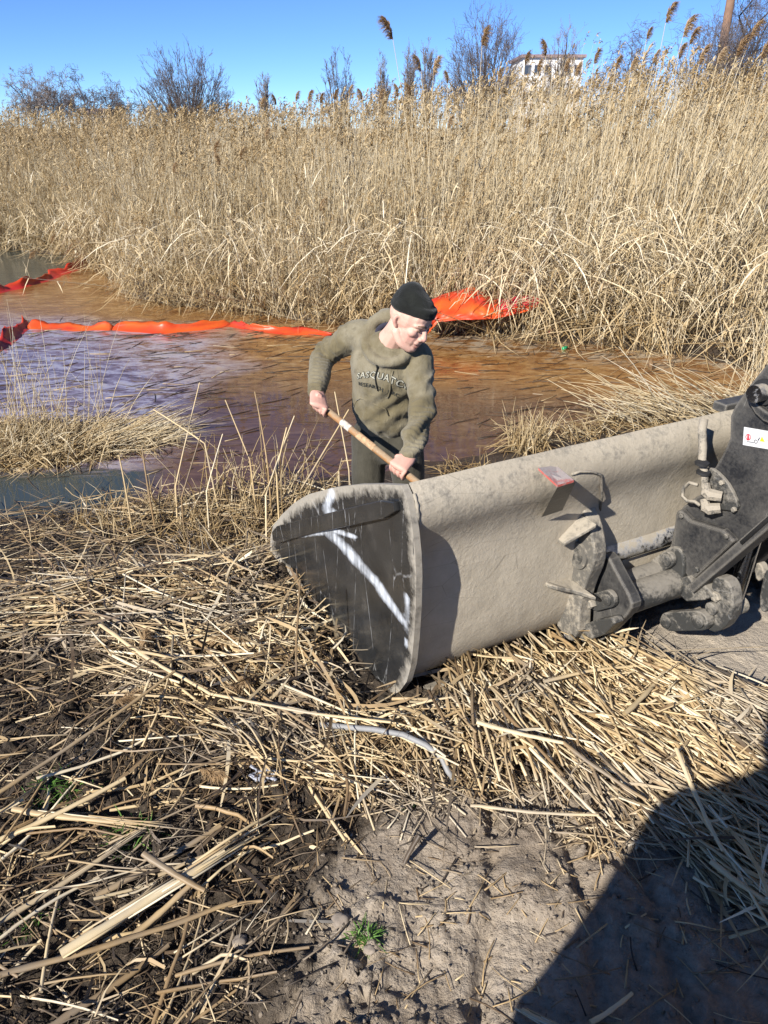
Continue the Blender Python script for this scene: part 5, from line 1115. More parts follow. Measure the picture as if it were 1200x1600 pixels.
def float_boom(label, pts, h, seed, tint0):
    rs = np.random.default_rng(seed); P = [np.array([*atZ(x, y, 0.0)[:2], 0.0]) for x, y in pts]; fine = []
    for a, b in zip(P[:-1], P[1:]):
        n = max(3, int(np.linalg.norm(b - a) / 0.05)); fine += [a + (b - a) * k / n for k in range(n)]
    fine.append(P[-1]); fine = np.array(fine)
    for _ in range(2): fine[1:-1] = 0.25 * fine[:-2] + 0.5 * fine[1:-1] + 0.25 * fine[2:]
    T = norm(np.gradient(fine, axis=0)); Nn = np.stack([-T[:, 1], T[:, 0], T[:, 2] * 0], 1); s = np.concatenate([[0], np.cumsum(np.linalg.norm(np.diff(fine, axis=0), axis=1))])
    hh = h * 0.8 * (0.15 + 1.15 * fbm(s * 3.2, s * 0 + seed, 3, seed)); lean = (fbm(s * 1.9, s * 0 + 5, 2, seed + 3) - 0.5) * 0.16; wd = 0.06 + 0.09 * fbm(s * 3.0, s * 0 + 9, 2, seed + 5)
    prof = [(-1.5, -0.06), (-1.05, 0.03), (-0.6, 0.22), (-0.2, 0.66), (0.0, 1.0), (0.12, 0.7), (0.45, 0.3), (1.0, 0.04), (1.3, -0.06)]
    V, Tn = [], []; K = len(prof)
    for i in range(len(fine)):
        taper = min(1, s[i] / 0.12 + 0.35, (s[-1] - s[i]) / 0.12 + 0.35)
        for k, (a, b) in enumerate(prof):
            cr = 0.034 * (float(vnoise(np.array(s[i] * 14 + k * 3.3), np.array(k * 0.9), seed)) - 0.5); V.append(fine[i] + Nn[i] * (a * wd[i] + lean[i] * 1.5 * max(b, 0)) + UP * (b * hh[i] * taper + cr * (0.2 < b)))
            Tn.append(np.clip(tint0 + 0.28 * (fbm(np.array(s[i] * 3.5), np.array(k * 0.5), 2, seed + 9) - 0.5) * 2 + (0.12 if k > 3 else 0), 0, 0.86))
    Q = [(i * K + k, (i + 1) * K + k, (i + 1) * K + k + 1, i * K + k + 1) for i in range(len(fine) - 1) for k in range(K - 1)]
    me = fast_mesh('oil_boom', V, Q, mat=M['pvc'], smooth=False, attrs={'tint': Tn}); o = link('oil_boom', me); tag(o, label, 'oil boom', 'floating oil booms'); sd_ = o.modifiers.new('t', 'SOLIDIFY'); sd_.thickness = 0.004; return o
float_boom('dull red floating boom running to the reeds at the far left water', [(-80, 474), (0, 456), (60, 440), (105, 424), (142, 410)], 0.18, 3, 0.40)
float_boom('dark red folded boom end slanting off the left edge of the water', [(-40, 560), (0, 542), (25, 520), (44, 505)], 0.24, 4, 0.33)
float_boom('bright orange boom piece behind the grass islet, next to the slanting red end', [(46, 510), (80, 511), (130, 514), (178, 513)], 0.17, 5, 0.60)
float_boom('orange boom with white sheen in the middle of the float line', [(180, 513), (215, 515), (255, 518), (300, 514), (350, 507), (357, 506)], 0.15, 6, 0.58)
float_boom('red boom tail reaching towards the worker, end of the float line', [(358, 507), (400, 514), (450, 519), (485, 520), (520, 522)], 0.13, 7, 0.48)
# heap of boom sheeting hauled onto the far bank
TOPE = [(664, 498, 9.65), (668, 470, 9.70), (690, 460, 9.90), (715, 453, 10.00), (738, 447, 10.00), (752, 456, 9.90), (768, 465, 9.90), (790, 467, 9.90), (810, 461, 9.95), (830, 462, 9.90), (846, 468, 9.80)]
BOTE = [(664, 525, 9.45), (672, 518, 9.42), (684, 503, 9.40), (710, 500, 9.38), (735, 499, 9.36), (755, 499, 9.36), (772, 498, 9.38), (790, 494, 9.40), (808, 490, 9.45), (828, 486, 9.50), (842, 476, 9.65)]
tp = np.array([atY(a, b, c) for a, b, c in TOPE]); bp_ = np.array([atY(a, b, c) for a, b, c in BOTE]); nu, nv = 90, 26; V, Tn = [], []
for i in range(nu):
    f = i / (nu - 1) * (len(tp) - 1); k = min(int(f), len(tp) - 2); w = f - k; a = tp[k] * (1 - w) + tp[k + 1] * w; b2 = bp_[k] * (1 - w) + bp_[k + 1] * w
    for j in range(nv):
        v = j / (nv - 1); p = b2 * (1 - v) + a * v; u = i / nu
        rid = 0.07 * math.sin(math.pi * v) + 0.05 * (float(fbm(np.array(u * 9), np.array(v * 2.0), 3, 61)) - 0.5) * math.sin(math.pi * min(1, v * 1.3)) + 0.05 * abs(math.sin(u * 19 + 2.0 * v)) * v + 0.02 * abs(2 * float(fbm(np.array(u * 12), np.array(v * 4.0), 2, 81)) - 1)
        V.append(p + np.array([0, -rid * 1.6, rid * 0.25 * v])); Tn.append(np.clip(0.62 + 0.35 * (float(fbm(np.array(u * 7), np.array(v * 3), 2, 71)) - 0.5) * 2 if not (u > 0.62 and v > 0.45) else 1.0, 0, 1))
back = [(p + np.array([0, 0.16, -0.10])) for p in V[nv - 1::nv]]
Q = [(i * nv + j, (i + 1) * nv + j, (i + 1) * nv + j + 1, i * nv + j + 1) for i in range(nu - 1) for j in range(nv - 1)]; n0 = len(V); V += back; Tn += [0.3] * nu
Q += [(i * nv + nv - 1, (i + 1) * nv + nv - 1, n0 + i + 1, n0 + i) for i in range(nu - 1)]
o = link('boom_sheet', fast_mesh('boom_sheet', V, Q, mat=M['pvc'], smooth=True, attrs={'tint': Tn})); tag(o, 'crumpled bright orange and crimson boom sheet heaped against the reeds behind the worker', 'tarp'); o.modifiers.new('t', 'SOLIDIFY').thickness = 0.004
# small rubbish by the far bank
p = atZ(858, 521, 0.03); bb = Blob(); bb.ball(p + [0, 0, 0.035], 0.062, n=18); m_ = NT('faded_ball'); tx = m_.n('TexWave', {'Scale': 7.0, 'Distortion': 1.0}, bands_direction='X'); m_.set(tx.inputs['Vector'], m_.co()); m_.p(Base_Color=m_.ramp(tx.outputs[1], [(0.4, (0.42, 0.12, 0.09)), (0.6, (0.62, 0.5, 0.44))]), Roughness=0.5)
o = bb.build('ball', m_.m, None, voxel=0.008, smooth=2); tag(o, 'faded red and white striped ball floating at the reed edge', 'ball')
p = atZ(880, 546, 0.0); m = MB(); m.tube([p + [0, 0, -0.005], p + [0.01, 0, 0.012], p + [0.03, 0.01, 0.022], p + [0.055, 0.02, 0.026]], [0.028, 0.03, 0.02, 0.012], 12); o = m.build('green_bottle', simple('green_plastic', (0.02, 0.30, 0.12), 0.3), smooth=True); tag(o, 'small green plastic bottle piece floating right of the ball', 'bottle')
p = atZ(1018, 577, 0.0); bb = Blob(); bb.chain([p + [0, 0, 0.0], p + [-0.012, 0, 0.05], p + [-0.02, 0.01, 0.10]], [0.03, 0.034, 0.02]); o = bb.build('seed_head', M['plume'], None, voxel=0.01, smooth=2, wrinkle=lambda p, n: 0.012 * (fbm(p[:, 0] * 60, p[:, 2] * 60, 2, 4) - 0.5)); tag(o, 'pale fluffy seed head drooping onto the rusty water near the reeds', 'seed head')
# dark twigs and straws afloat
N = 1100; x = rng.uniform(-4.8, 4.0, N); y = rng.uniform(5.2, 10.6, N); ok = (y > y_near(x) + 0.1) & (y < y_far(x)) & ((y > 7.6 - 0.2 * x) | (x < -1.2) | (y < y_near(x) + 0.9) | (rng.random(N) < 0.12)); x, y = x[ok], y[ok]; N = len(x)
a = rng.normal(0.3, 0.5, N); Ls = rng.uniform(0.05, 0.42, N); b_ = np.stack([x, y, np.full(N, 0.002)], 1); up = np.stack([np.cos(a) * Ls, np.sin(a) * Ls, 0 * a + 0.004], 1); bd = np.stack([rng.normal(0, .1, N) * Ls, rng.normal(0, .1, N) * Ls, 0 * a], 1)
o = strands('floating_debris', [tubes(curve_pts(b_, up, bd, 4), np.outer(rng.uniform(0.002, 0.005, N), [1, 1, 1, .5]), 4, tint=rng.choice([0.02, 0.1, 0.18, 0.6], N, p=[.5, .25, .15, .1]))], M['litter']); tag(o, 'dark straws and twigs afloat on the oily water', 'debris', kind='stuff')

# ------------------------------------------------------------------ reed clumps and stubble in the shallows
def clump(name, label, n, cx, cy, rx, ry, hmin, hmax, seed, lean=(0, 0), spread=0.35, mat='reed', wid=0.0045, tint=0.6, droop=0.5, leaves=1, group=None, rad=0.0035):
    r = np.random.default_rng(seed); a = r.uniform(0, 6.283, n); q = np.sqrt(r.random(n)); x = cx + rx * q * np.cos(a); y = cy + ry * q * np.sin(a); z = np.maximum(g(x, y), -0.05) - 0.01
    H = r.uniform(hmin, hmax, n) * (1 - 0.3 * q); ln = r.normal(0, spread, (n, 2)) + np.array(lean); up = np.stack([ln[:, 0] * H, ln[:, 1] * H, H], 1); up = norm(up) * H[:, None]
    bd = np.stack([lean[0] * H * droop + r.normal(0, .12, n) * H, lean[1] * H * droop + r.normal(0, .12, n) * H, -np.abs(r.normal(droop * 0.5, 0.2, n)) * H], 1); base = np.stack([x, y, z], 1); P = curve_pts(base, up, bd, 5); P[..., 2] = np.maximum(P[..., 2], 0.01)
    tn = np.clip(r.normal(tint, 0.18, n), 0, 1); parts = [tubes(P, np.outer(rad * r.uniform(0.6, 1.5, n), [1, .95, .8, .6, .25]), 4, tint=tn)]
    for k in range(leaves):
        t = r.uniform(0.05, 0.7, n); root = base + up * t[:, None] + bd * (t ** 2)[:, None]; o_ = unit(n, -0.1, 0.4, r); Ll = r.uniform(0.1, 0.35, n)[:, None]; P = curve_pts(root, o_ * Ll, np.array([0, 0, -0.5]) * Ll, 3); P[..., 2] = np.maximum(P[..., 2], 0.008)
        parts.append(blades(P, np.outer(np.full(n, wid), [1, 1, .2]), unit(n, -.4, .4, r), np.clip(tn - 0.08, 0, 1)))
    # rotten dark thatch at the foot
    k = n; a = r.uniform(0, 6.283, k); q = np.sqrt(r.random(k)) * 1.1; x = cx + rx * q * np.cos(a); y = cy + ry * q * np.sin(a); base = np.stack([x, y, np.maximum(g(x, y), 0.0) + r.uniform(0, 0.10, k)], 1); o_ = unit(k, -0.15, 0.35, r); P = curve_pts(base, o_ * r.uniform(0.08, 0.3, k)[:, None], np.array([0, 0, -0.08]) * np.ones((k, 1)), 3); P[..., 2] = np.maximum(P[..., 2], 0.006)
    parts.append(tubes(P, np.outer(r.uniform(0.002, 0.005, k), [1, 1, .6]), 4, tint=np.clip(r.normal(0.16, 0.16, k), 0, 1)))
    o = strands(name, parts, M[mat]); tag(o, label, 'reed clump', group or 'reed clumps in the shallows'); return o
clump('reed_clump', 'dense grassy islet of bleached reeds at the left edge of the pond', 1100, -3.05, 5.85, 0.75, 0.45, 0.2, 0.68, 21, (0.15, -0.05), 0.5, tint=0.62, leaves=2)
clump('reed_clump', 'flattened pale reeds sweeping right from the grassy islet', 420, -2.45, 6.0, 0.5, 0.35, 0.3, 0.72, 22, (1.1, 0.05), 0.28, tint=0.72, droop=0.35, rad=0.003)
clump('reed_clump', 'sparse tall thin grass rising from the back of the islet', 80, -3.0, 6.1, 0.7, 0.3, 0.9, 1.45, 23, (0.06, 0.0), 0.16, tint=0.75, droop=0.15, rad=0.0026, leaves=0)
clump('reed_clump', 'sparse upright stubble standing in brown water left of the worker', 90, -0.85, 4.75, 0.55, 0.35, 0.35, 0.8, 24, (0.0, 0.0), 0.28, tint=0.5, droop=0.05)
clump('reed_clump', 'tangled dark stubble on the mud just left of the bucket tip', 260, -0.75, 4.0, 0.55, 0.45, 0.15, 0.5, 25, (0.1, 0.0), 0.55, tint=0.33, droop=0.1)
clump('reed_clump', 'broken stubble at the bank left of the worker, half in water', 150, -1.6, 4.3, 0.6, 0.35, 0.15, 0.55, 26, (0.0, 0.0), 0.5, tint=0.42, droop=0.1)
clump('reed_clump', 'upright tuft of cut reeds just behind the bucket rim, right of the worker', 120, 1.2, 5.75, 0.16, 0.16, 0.25, 0.62, 27, (-0.02, 0.0), 0.22, tint=0.5, droop=0.05)
clump('reed_clump', 'small dark stub tuft between the worker and the bucket rim', 60, 0.62, 5.1, 0.2, 0.15, 0.12, 0.34, 28, (0.05, 0.0), 0.45, tint=0.25, droop=0.05)
clump('reed_clump', 'big swept heap of golden reeds behind the right half of the bucket', 250, 3.0, 6.3, 0.9, 0.45, 0.4, 1.15, 29, (-1.15, -0.15), 0.30, tint=0.70, droop=0.12, rad=0.0045, leaves=0)
clump('reed_clump', 'upright reeds rising between the swept heap and the boom arm', 150, 3.7, 6.5, 0.6, 0.5, 0.8, 1.6, 30, (0.25, 0.0), 0.22, tint=0.6, droop=0.1)
clump('reed_clump', 'litter of bent reeds low behind the bucket rim, in front of the swept heap', 130, 2.0, 6.05, 0.7, 0.3, 0.15, 0.5, 31, (-0.5, 0.0), 0.5, tint=0.5, droop=0.2)
clump('reed_clump', 'trampled reeds around the feet of the worker', 200, 0.15, 3.85, 0.45, 0.35, 0.1, 0.4, 32, (0.0, 0.0), 0.6, tint=0.4, droop=0.2)
# ------------------------------------------------------------------ cut reed litter on the bank
def surf(x, y): return g(x, y) + detail(x, y)
def keep_out(x, y, side=0.02):
    """inside the footprint of the bucket"""
    p = np.stack([x, y], -1) - B0[:2]; s = p @ AX[:2]; u = p @ FW[:2]; return ((s > -side) & (s < BL) & (u > 0.02) & (u < 1.02)) | ((s > -0.13) & (s < 0.16) & (u > -0.15) & (u < 0.18))
LEFT_DIR = lambda x, y: np.interp(y, [0.8, 1.3, 1.8, 2.3, 3.0], [0.62, 0.35, -0.25, 0.0, 0.08])
def litter(N, region, ang, spread, lmin, lmax, rmin, rmax, zmax, tint, tsd, seed, flat=0.55, K=4, sides=4):
    r = np.random.default_rng(seed); x, y = region(r, N * 3); ok = ~keep_out(x, y) & (y < y_near(x) + 0.15); x, y = x[ok][:N], y[ok][:N]; n = len(x)
    a = ang(x, y) + r.normal(0, spread, n); Ls = lmin + (lmax - lmin) * r.random(n) ** 1.7; d = np.stack([np.cos(a), np.sin(a)], 1); P0 = np.stack([x, y], 1) - d * Ls[:, None] / 2; P1 = P0 + d * Ls[:, None]
    ok = ~(keep_out(P0[:, 0], P0[:, 1], 0.09) | keep_out(P1[:, 0], P1[:, 1], 0.09) | keep_out(x, y, 0.09)); x, y, a, Ls, d, P0, P1 = x[ok], y[ok], a[ok], Ls[ok], d[ok], P0[ok], P1[ok]; n = len(x)
    lift = r.random(n) ** 1.6 * zmax; t = np.linspace(0, 1, K); XY = P0[:, None] * (1 - t[None, :, None]) + P1[:, None] * t[None, :, None] + (np.stack([-d[:, 1], d[:, 0]], 1) * (r.normal(0, 0.035, n) * Ls)[:, None])[:, None] * (4 * t * (1 - t))[None, :, None]
    za, zb = surf(P0[:, 0], P0[:, 1]), surf(P1[:, 0], P1[:, 1]); zm = surf(x, y); Zl = za[:, None] * (1 - t) + zb[:, None] * t; Zl = np.maximum(Zl, (zm - 0.02)[:, None]); tilt = r.normal(0, 0.10, n)
    Zp = Zl + lift[:, None] + 0.004 + (tilt * Ls)[:, None] * (t - 0.5)[None]; Zp = np.maximum(Zp, surf(XY[..., 0], XY[..., 1]) - 0.012)
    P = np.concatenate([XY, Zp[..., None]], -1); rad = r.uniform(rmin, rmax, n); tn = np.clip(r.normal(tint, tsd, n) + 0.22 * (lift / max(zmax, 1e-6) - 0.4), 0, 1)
    return tubes(P, np.outer(rad, np.interp(t, [0, 1], [1, 0.75])), sides, flat, tn)
def rect(x0, x1, y0, y1): return lambda r, n: (r.uniform(x0, x1, n), r.uniform(y0, y1, n))
def inpoly(poly, grow=0.0):
    xs, ys = [p[0] for p in poly], [p[1] for p in poly]
    def f(r, n):
        x, y = r.uniform(min(xs), max(xs), n * 3), r.uniform(min(ys), max(ys), n * 3); k = in_poly(x, y, poly); return x[k][:n], y[k][:n]
    return f
LEFTP = wpoly([(-260, 905), (-120, 830), (120, 835), (300, 838), (440, 850), (470, 905), (540, 1000), (610, 1095), (640, 1195), (560, 1260), (530, 1300), (470, 1420), (400, 1560), (350, 1760), (-400, 1900), (-500, 1200)])
UPPER = wpoly([(-260, 900), (-100, 838), (120, 830), (300, 833), (440, 850), (470, 905), (560, 1010), (480, 1060), (250, 1010), (0, 1010), (-260, 1020)])
MID = wpoly([(120, 990), (300, 970), (470, 990), (610, 1090), (700, 1110), (800, 1190), (640, 1240), (520, 1260), (380, 1200), (220, 1100)])
mat_ang = lambda x, y: np.interp(x, [0.0, 0.35, 0.7, 1.1, 1.6], [-1.55, -1.35, -1.05, -0.85, -0.75]) + 0.5 * (fbm(x * 3, y * 3, 2, 15) - 0.5)
up_ang = lambda x, y: 0.0 + 0.5 * (fbm(x * 1.5, y * 1.5, 2, 16) - 0.5) + np.interp(x, [-2, -0.6, 0], [0.15, -0.05, -0.35]) + 0.9 * (fbm(x * 2.6, y * 2.6, 2, 19) - 0.5)
mid_ang = lambda x, y: -0.55 + 1.4 * (fbm(x * 1.8, y * 1.8, 2, 17) - 0.5)
low_ang = lambda x, y: 0.55 + 1.8 * (fbm(x * 2.0, y * 2.0, 2, 18) - 0.5)
parts = [litter(3200, inpoly(MAT), mat_ang, 0.24, 0.10, 0.40, 0.0022, 0.0062, 0.075, 0.52, 0.22, 51), litter(800, inpoly(MAT), mat_ang, 0.85, 0.08, 0.35, 0.002, 0.005, 0.09, 0.6, 0.2, 52),
         litter(1500, inpoly(UPPER), up_ang, 0.5, 0.12, 0.6, 0.0018, 0.0048, 0.085, 0.46, 0.30, 53), litter(1700, inpoly(UPPER), up_ang, 1.0, 0.06, 0.35, 0.0012, 0.0035, 0.06, 0.30, 0.28, 54),
         litter(900, inpoly(MID), mid_ang, 0.5, 0.10, 0.5, 0.0016, 0.0045, 0.06, 0.52, 0.26, 55), litter(1300, inpoly(MID), mid_ang, 1.2, 0.04, 0.22, 0.001, 0.003, 0.045, 0.32, 0.28, 56),
         litter(420, inpoly(LEFTP), low_ang, 0.6, 0.10, 0.45, 0.0018, 0.0045, 0.035, 0.42, 0.28, 57), litter(4200, inpoly(LEFTP), low_ang, 1.3, 0.02, 0.16, 0.0008, 0.0024, 0.028, 0.22, 0.24, 58),
         litter(6000, inpoly(LEFTP), low_ang, 2.0, 0.012, 0.06, 0.0008, 0.003, 0.02, 0.14, 0.18, 59), litter(420, inpoly(MUD), low_ang, 1.2, 0.02, 0.16, 0.001, 0.0028, 0.006, 0.42, 0.2, 60),
         litter(1500, rect(-3.2, 0.2, 2.9, 4.9), up_ang, 0.9, 0.12, 0.7, 0.002, 0.005, 0.10, 0.33, 0.25, 61), litter(1200, inpoly(MAT), mat_ang, 1.4, 0.02, 0.10, 0.001, 0.003, 0.07, 0.45, 0.25, 62),
         litter(260, inpoly(wpoly([(600, 1180), (960, 1290), (1060, 1360), (900, 1330), (740, 1270), (600, 1290)])), mid_ang, 1.0, 0.04, 0.3, 0.0012, 0.004, 0.02, 0.5, 0.2, 63)]
def leafbits(N, region, seed, lmin, lmax, zmax, tint, tsd, wid=0.005):
    r = np.random.default_rng(seed); x, y = region(r, N * 3); ok = ~keep_out(x, y) & (y < y_near(x) + 0.1); x, y = x[ok][:N], y[ok][:N]; n = len(x); a = r.uniform(0, 6.283, n); Ls = r.uniform(lmin, lmax, n)[:, None]; d = np.stack([np.cos(a), np.sin(a), r.normal(0, 0.18, n)], 1)
    base = np.stack([x, y, surf(x, y) + r.random(n) ** 1.5 * zmax], 1); P = curve_pts(base, d * Ls, np.stack([r.normal(0, .35, n), r.normal(0, .35, n), r.normal(-0.05, .12, n)], 1) * Ls, 5); P[..., 2] = np.maximum(P[..., 2], surf(P[..., 0], P[..., 1]) + 0.001)
    return blades(P, np.outer(r.uniform(0.4, 1.3, n) * wid, [0.8, 1, .9, .7, .15]), norm(np.stack([-np.sin(a), np.cos(a), r.normal(0, .7, n)], 1)), np.clip(r.normal(tint, tsd, n), 0, 1))
parts += [leafbits(1100, inpoly(UPPER), 71, 0.08, 0.35, 0.09, 0.45, 0.28), leafbits(900, inpoly(MID), 72, 0.06, 0.28, 0.07, 0.45, 0.28), leafbits(1200, inpoly(LEFTP), 73, 0.04, 0.22, 0.035, 0.30, 0.26, 0.004), leafbits(1300, inpoly(MAT), 74, 0.06, 0.26, 0.085, 0.5, 0.25), leafbits(500, rect(-3.2, 0.2, 3.0, 4.8), 75, 0.1, 0.4, 0.1, 0.4, 0.25)]
o = strands('reed_litter', parts, M['litter'], smooth=True); tag(o, 'chopped dry reed litter matted over the bank', 'reed litter', kind='stuff')

# the stalks that lie on top, one by one
def stalk_mesh(k, flat, n=7, sides=8):
    r = np.random.default_rng(100 + k); t = np.linspace(0, 1, n); P = np.zeros((1, n, 3)); P[0, :, 0] = t - 0.5; kk = r.uniform(0.3, 0.7); P[0, :, 1] = r.normal(0, 0.05) * np.minimum(t / kk, (1 - t) / (1 - kk)) * (r.random() < 0.6) + r.normal(0, 0.03) * 4 * t * (1 - t) + np.cumsum(r.normal(0, 0.004, n)); P[0, :, 2] = r.normal(0, 0.012) * 4 * t * (1 - t)
    rad = np.interp(t, [0, 1], [1.0, 0.72]) * (1 + 0.08 * (np.arange(n) % 3 == 1)); V, Q, _ = tubes(np.zeros((1, n, 3)) + P, np.zeros((1, n)) + 1e-9, sides)
    a = np.arange(sides) * 2 * np.pi / sides; ring = np.stack([0 * a, np.cos(a), flat * np.sin(a)], 1)
    V = (P[0][:, None] + 0.0 * ring[None]) ; off = rad[:, None, None] * ring[None]
    me = fast_mesh('reed_stalk', (V + off * 0.012).reshape(-1, 3), Q, mat=M['litter_single'], smooth=True, attrs={'tint': np.full(n * sides, r.random())}); return me
STALKS = [stalk_mesh(k, f) for k, f in enumerate([1, .9, .6, .8, .45, .7, 1, .5, .35, .85])]
def lay_stalk(x, y, ang, length, rad, lift, tilt, label, group, r):
    o = bpy.data.objects.new('reed_stalk', STALKS[r.integers(len(STALKS))]); COL.objects.link(o); d = np.array([math.cos(ang), math.sin(ang)])
    za, zb, zm = (float(surf(x + d[0] * length * k, y + d[1] * length * k)) for k in (-0.5, 0.5, 0)); z = max(0.5 * (za + zb), zm) + lift + rad * 0.6; pitch = math.atan2(zb - za, length) * 0.8 + tilt
    o.location = (x, y, z); o.rotation_euler = (Matrix.Rotation(ang, 3, 'Z') @ Matrix.Rotation(-pitch, 3, 'Y') @ Matrix.Rotation(r.uniform(0, 6.28), 3, 'X')).to_euler(); o.scale = (length, rad / 0.012, rad / 0.012)
    tag(o, label, 'reed stalk', group); return o
r = np.random.default_rng(5)
ZONES = [(95, inpoly(MAT), mat_ang, 0.22, (0.15, 0.45), (0.0035, 0.0075), 0.07, 'cut reed in the thick mat', 'stalks in the mat below the bucket'),
         (75, inpoly(UPPER), up_ang, 0.28, (0.3, 0.85), (0.0028, 0.0056), 0.07, 'straw coloured reed lying level left of the bucket', 'stalks lying level left of the bucket'),
         (55, inpoly(MID), mid_ang, 0.4, (0.2, 0.7), (0.0028, 0.006), 0.055, 'reed tangled on dark soil', 'stalks tangled below the bucket corner'),
         (50, inpoly(wpoly([(-80, 1180), (250, 1150), (420, 1230), (470, 1330), (400, 1500), (300, 1640), (-80, 1640)])), lambda x, y: 0.45 + 0 * x, 0.55, (0.12, 0.42), (0.003, 0.0065), 0.022, 'broken reed on black soil', 'stalks on the soil at lower left')]
def where(x, y, k):
    if k == 0: c = 'under the bucket corner' if x < 0.25 else 'under the middle of the bucket' if x < 0.55 else 'below the bucket ear' if x < 0.85 else 'below the quick hitch' if x < 1.15 else 'at the right edge'
    elif k == 1: c = 'at the left edge' if x < -1.5 else 'in the left half' if x < -1.0 else 'midway to the bucket' if x < -0.6 else 'close to the side plate'
    elif k == 2: c = 'near the long diagonal reed' if x < -0.45 else 'left of the grey hose' if x < -0.12 else 'around the grey hose' if x < 0.15 else 'right of the grey hose'
    else: c = 'at the left edge' if x < -0.75 else 'around the thick split stalk' if x < -0.45 else 'beside the bare clay'
    mid = {0: 1.75, 1: 2.75, 2: 1.75, 3: 1.2}[k]; return c + (' further' if y > mid else ' nearer')
for zi, (n, reg, ang, sp, (l0, l1), (r0, r1), lift, label, grp) in enumerate(ZONES):
    x, y = reg(r, n * 4); ok = ~keep_out(x, y, 0.15); x, y = x[ok][:n], y[ok][:n]; A = ang(x, y)
    for i in range(len(x)):
        ln = r.uniform(l0, l1); size = 'Short' if ln < l0 + (l1 - l0) / 3 else 'Long' if ln > l0 + (l1 - l0) * 0.67 else 'Medium'
        an = float(A[i]) + r.normal(0, sp); hx, hy = 0.5 * ln * math.cos(an), 0.5 * ln * math.sin(an)
        if keep_out(np.array([x[i] + hx, x[i] - hx]), np.array([y[i] + hy, y[i] - hy]), 0.09).any(): an += 0.9; ln *= 0.6
        lay_stalk(x[i], y[i], an, ln, r.uniform(r0, r1), r.uniform(0.35, 1) * lift, r.normal(0, 0.05), size.lower() + ' ' + label + ', ' + where(x[i], y[i], zi), grp, r)
# stalks one can point to, each given by its two ends
def named_stalk(name, label, a, b, za, zb, rad, tint, seed, ragged=False, group=None, cat='reed stalk', mat='litter', bow=0.02):
    rs = np.random.default_rng(seed); A, Bq = atZ(*a, 0.75), atZ(*b, 0.75)
    for P_, zo in ((A, za), (Bq, zb)): pass
    A = atZ(a[0], a[1], float(surf(A[0], A[1])) + za); Bq = atZ(b[0], b[1], float(surf(Bq[0], Bq[1])) + zb)
    n = 14; t = np.linspace(0, 1, n); d = Bq - A; sidev = nrm(np.cross(d, UP)); P = A[None] + d[None] * t[:, None] + sidev[None] * (np.cumsum(rs.normal(0, 0.0025, n)) + bow * np.sin(math.pi * t))[:, None] * np.linalg.norm(d)
    rr = rad * np.interp(t, [0, 1], [1, 0.75]) * (1 + 0.16 * (np.abs((t * 3.3) % 1 - 0.5) < 0.06)); parts = [tubes(P[None], rr[None], 9, 0.75, np.array([tint]))]
    if ragged:
        for k in range(7):
            q = P[-1] - nrm(d) * rs.uniform(0.02, 0.10); parts.append(tubes(curve_pts((q + sidev * rs.normal(0, rad * .6))[None], (nrm(d) * rs.uniform(0.08, 0.17) + sidev * rs.normal(0, 0.008) + UP * rs.normal(0.004, 0.006))[None], np.zeros((1, 3)), 3), np.array([[0.35, 0.3, 0.05]]) * rad, 4, 0.5, np.array([np.clip(tint + rs.normal(0, .15), 0, 1)])))
            q = P[0] + nrm(d) * rs.uniform(0.0, 0.3) ; parts.append(tubes(curve_pts((q + sidev * rs.normal(0, rad * .8) + UP * rad * 0.5)[None], (nrm(d) * rs.uniform(0.1, 0.3))[None], np.zeros((1, 3)), 3), np.array([[0.2, 0.3, 0.15]]) * rad, 4, 0.5, np.array([np.clip(tint + rs.normal(0, .2), 0, 1)])))
    o = strands(name, parts, M[mat], smooth=True); tag(o, label, cat, group); return o
G = 'single reed stalks'
named_stalk('reed_stalk', 'long straight reed running diagonally in from the left edge over dark soil', (-40, 1262), (272, 1048), 0.10, 0.10, 0.0065, 0.45, 1, group=G)
named_stalk('reed_stalk', 'thick pale reed entering from the left edge below the green grass', (-60, 1340), (196, 1216), 0.05, 0.05, 0.0085, 0.72, 2, group=G)
named_stalk('reed_stalk', 'thickest split reed stalk with frayed yellow end at lower left', (95, 1490), (352, 1332), 0.06, 0.055, 0.0125, 0.82, 3, True, G, bow=0.01)
named_stalk('reed_stalk', 'frayed flat bundle of split reed just below the green grass', (20, 1264), (195, 1285), 0.03, 0.03, 0.009, 0.6, 4, True, G)
named_stalk('reed_stalk', 'long brown reed curving under the thick split stalk', (-20, 1530), (370, 1408), 0.02, 0.025, 0.0075, 0.4, 5, group=G)
named_stalk('reed_stalk', 'long reed in the bottom left corner pointing up to the mud', (70, 1610), (262, 1475), 0.03, 0.03, 0.009, 0.36, 6, group=G)
named_stalk('reed_stalk', 'short stout reed crossing over the thick split stalk', (224, 1333), (320, 1392), 0.085, 0.04, 0.009, 0.42, 7, group=G)
named_stalk('reed_stalk', 'upright thin stick planted beside the bucket side plate', (464, 1080), (470, 906), 0.0, 0.42, 0.005, 0.3, 8, group=G, bow=0.0)
named_stalk('reed_stalk', 'long pale reed crossing the litter towards the bucket corner', (155, 975), (330, 1085), 0.09, 0.08, 0.0075, 0.75, 9, group=G)
named_stalk('reed_stalk', 'pale reed continuing the crossing stalk down to the grey hose', (330, 1085), (610, 1130), 0.08, 0.09, 0.0058, 0.75, 10, group=G)
named_stalk('reed_stalk', 'broad bleached reed leaf bending across the mat below the bucket', (745, 1128), (880, 1160), 0.12, 0.12, 0.0075, 0.85, 11, group=G)
named_stalk('reed_stalk', 'brown reed falling from the bleached leaf into the shadow', (880, 1160), (1010, 1250), 0.12, 0.08, 0.0062, 0.4, 12, group=G)
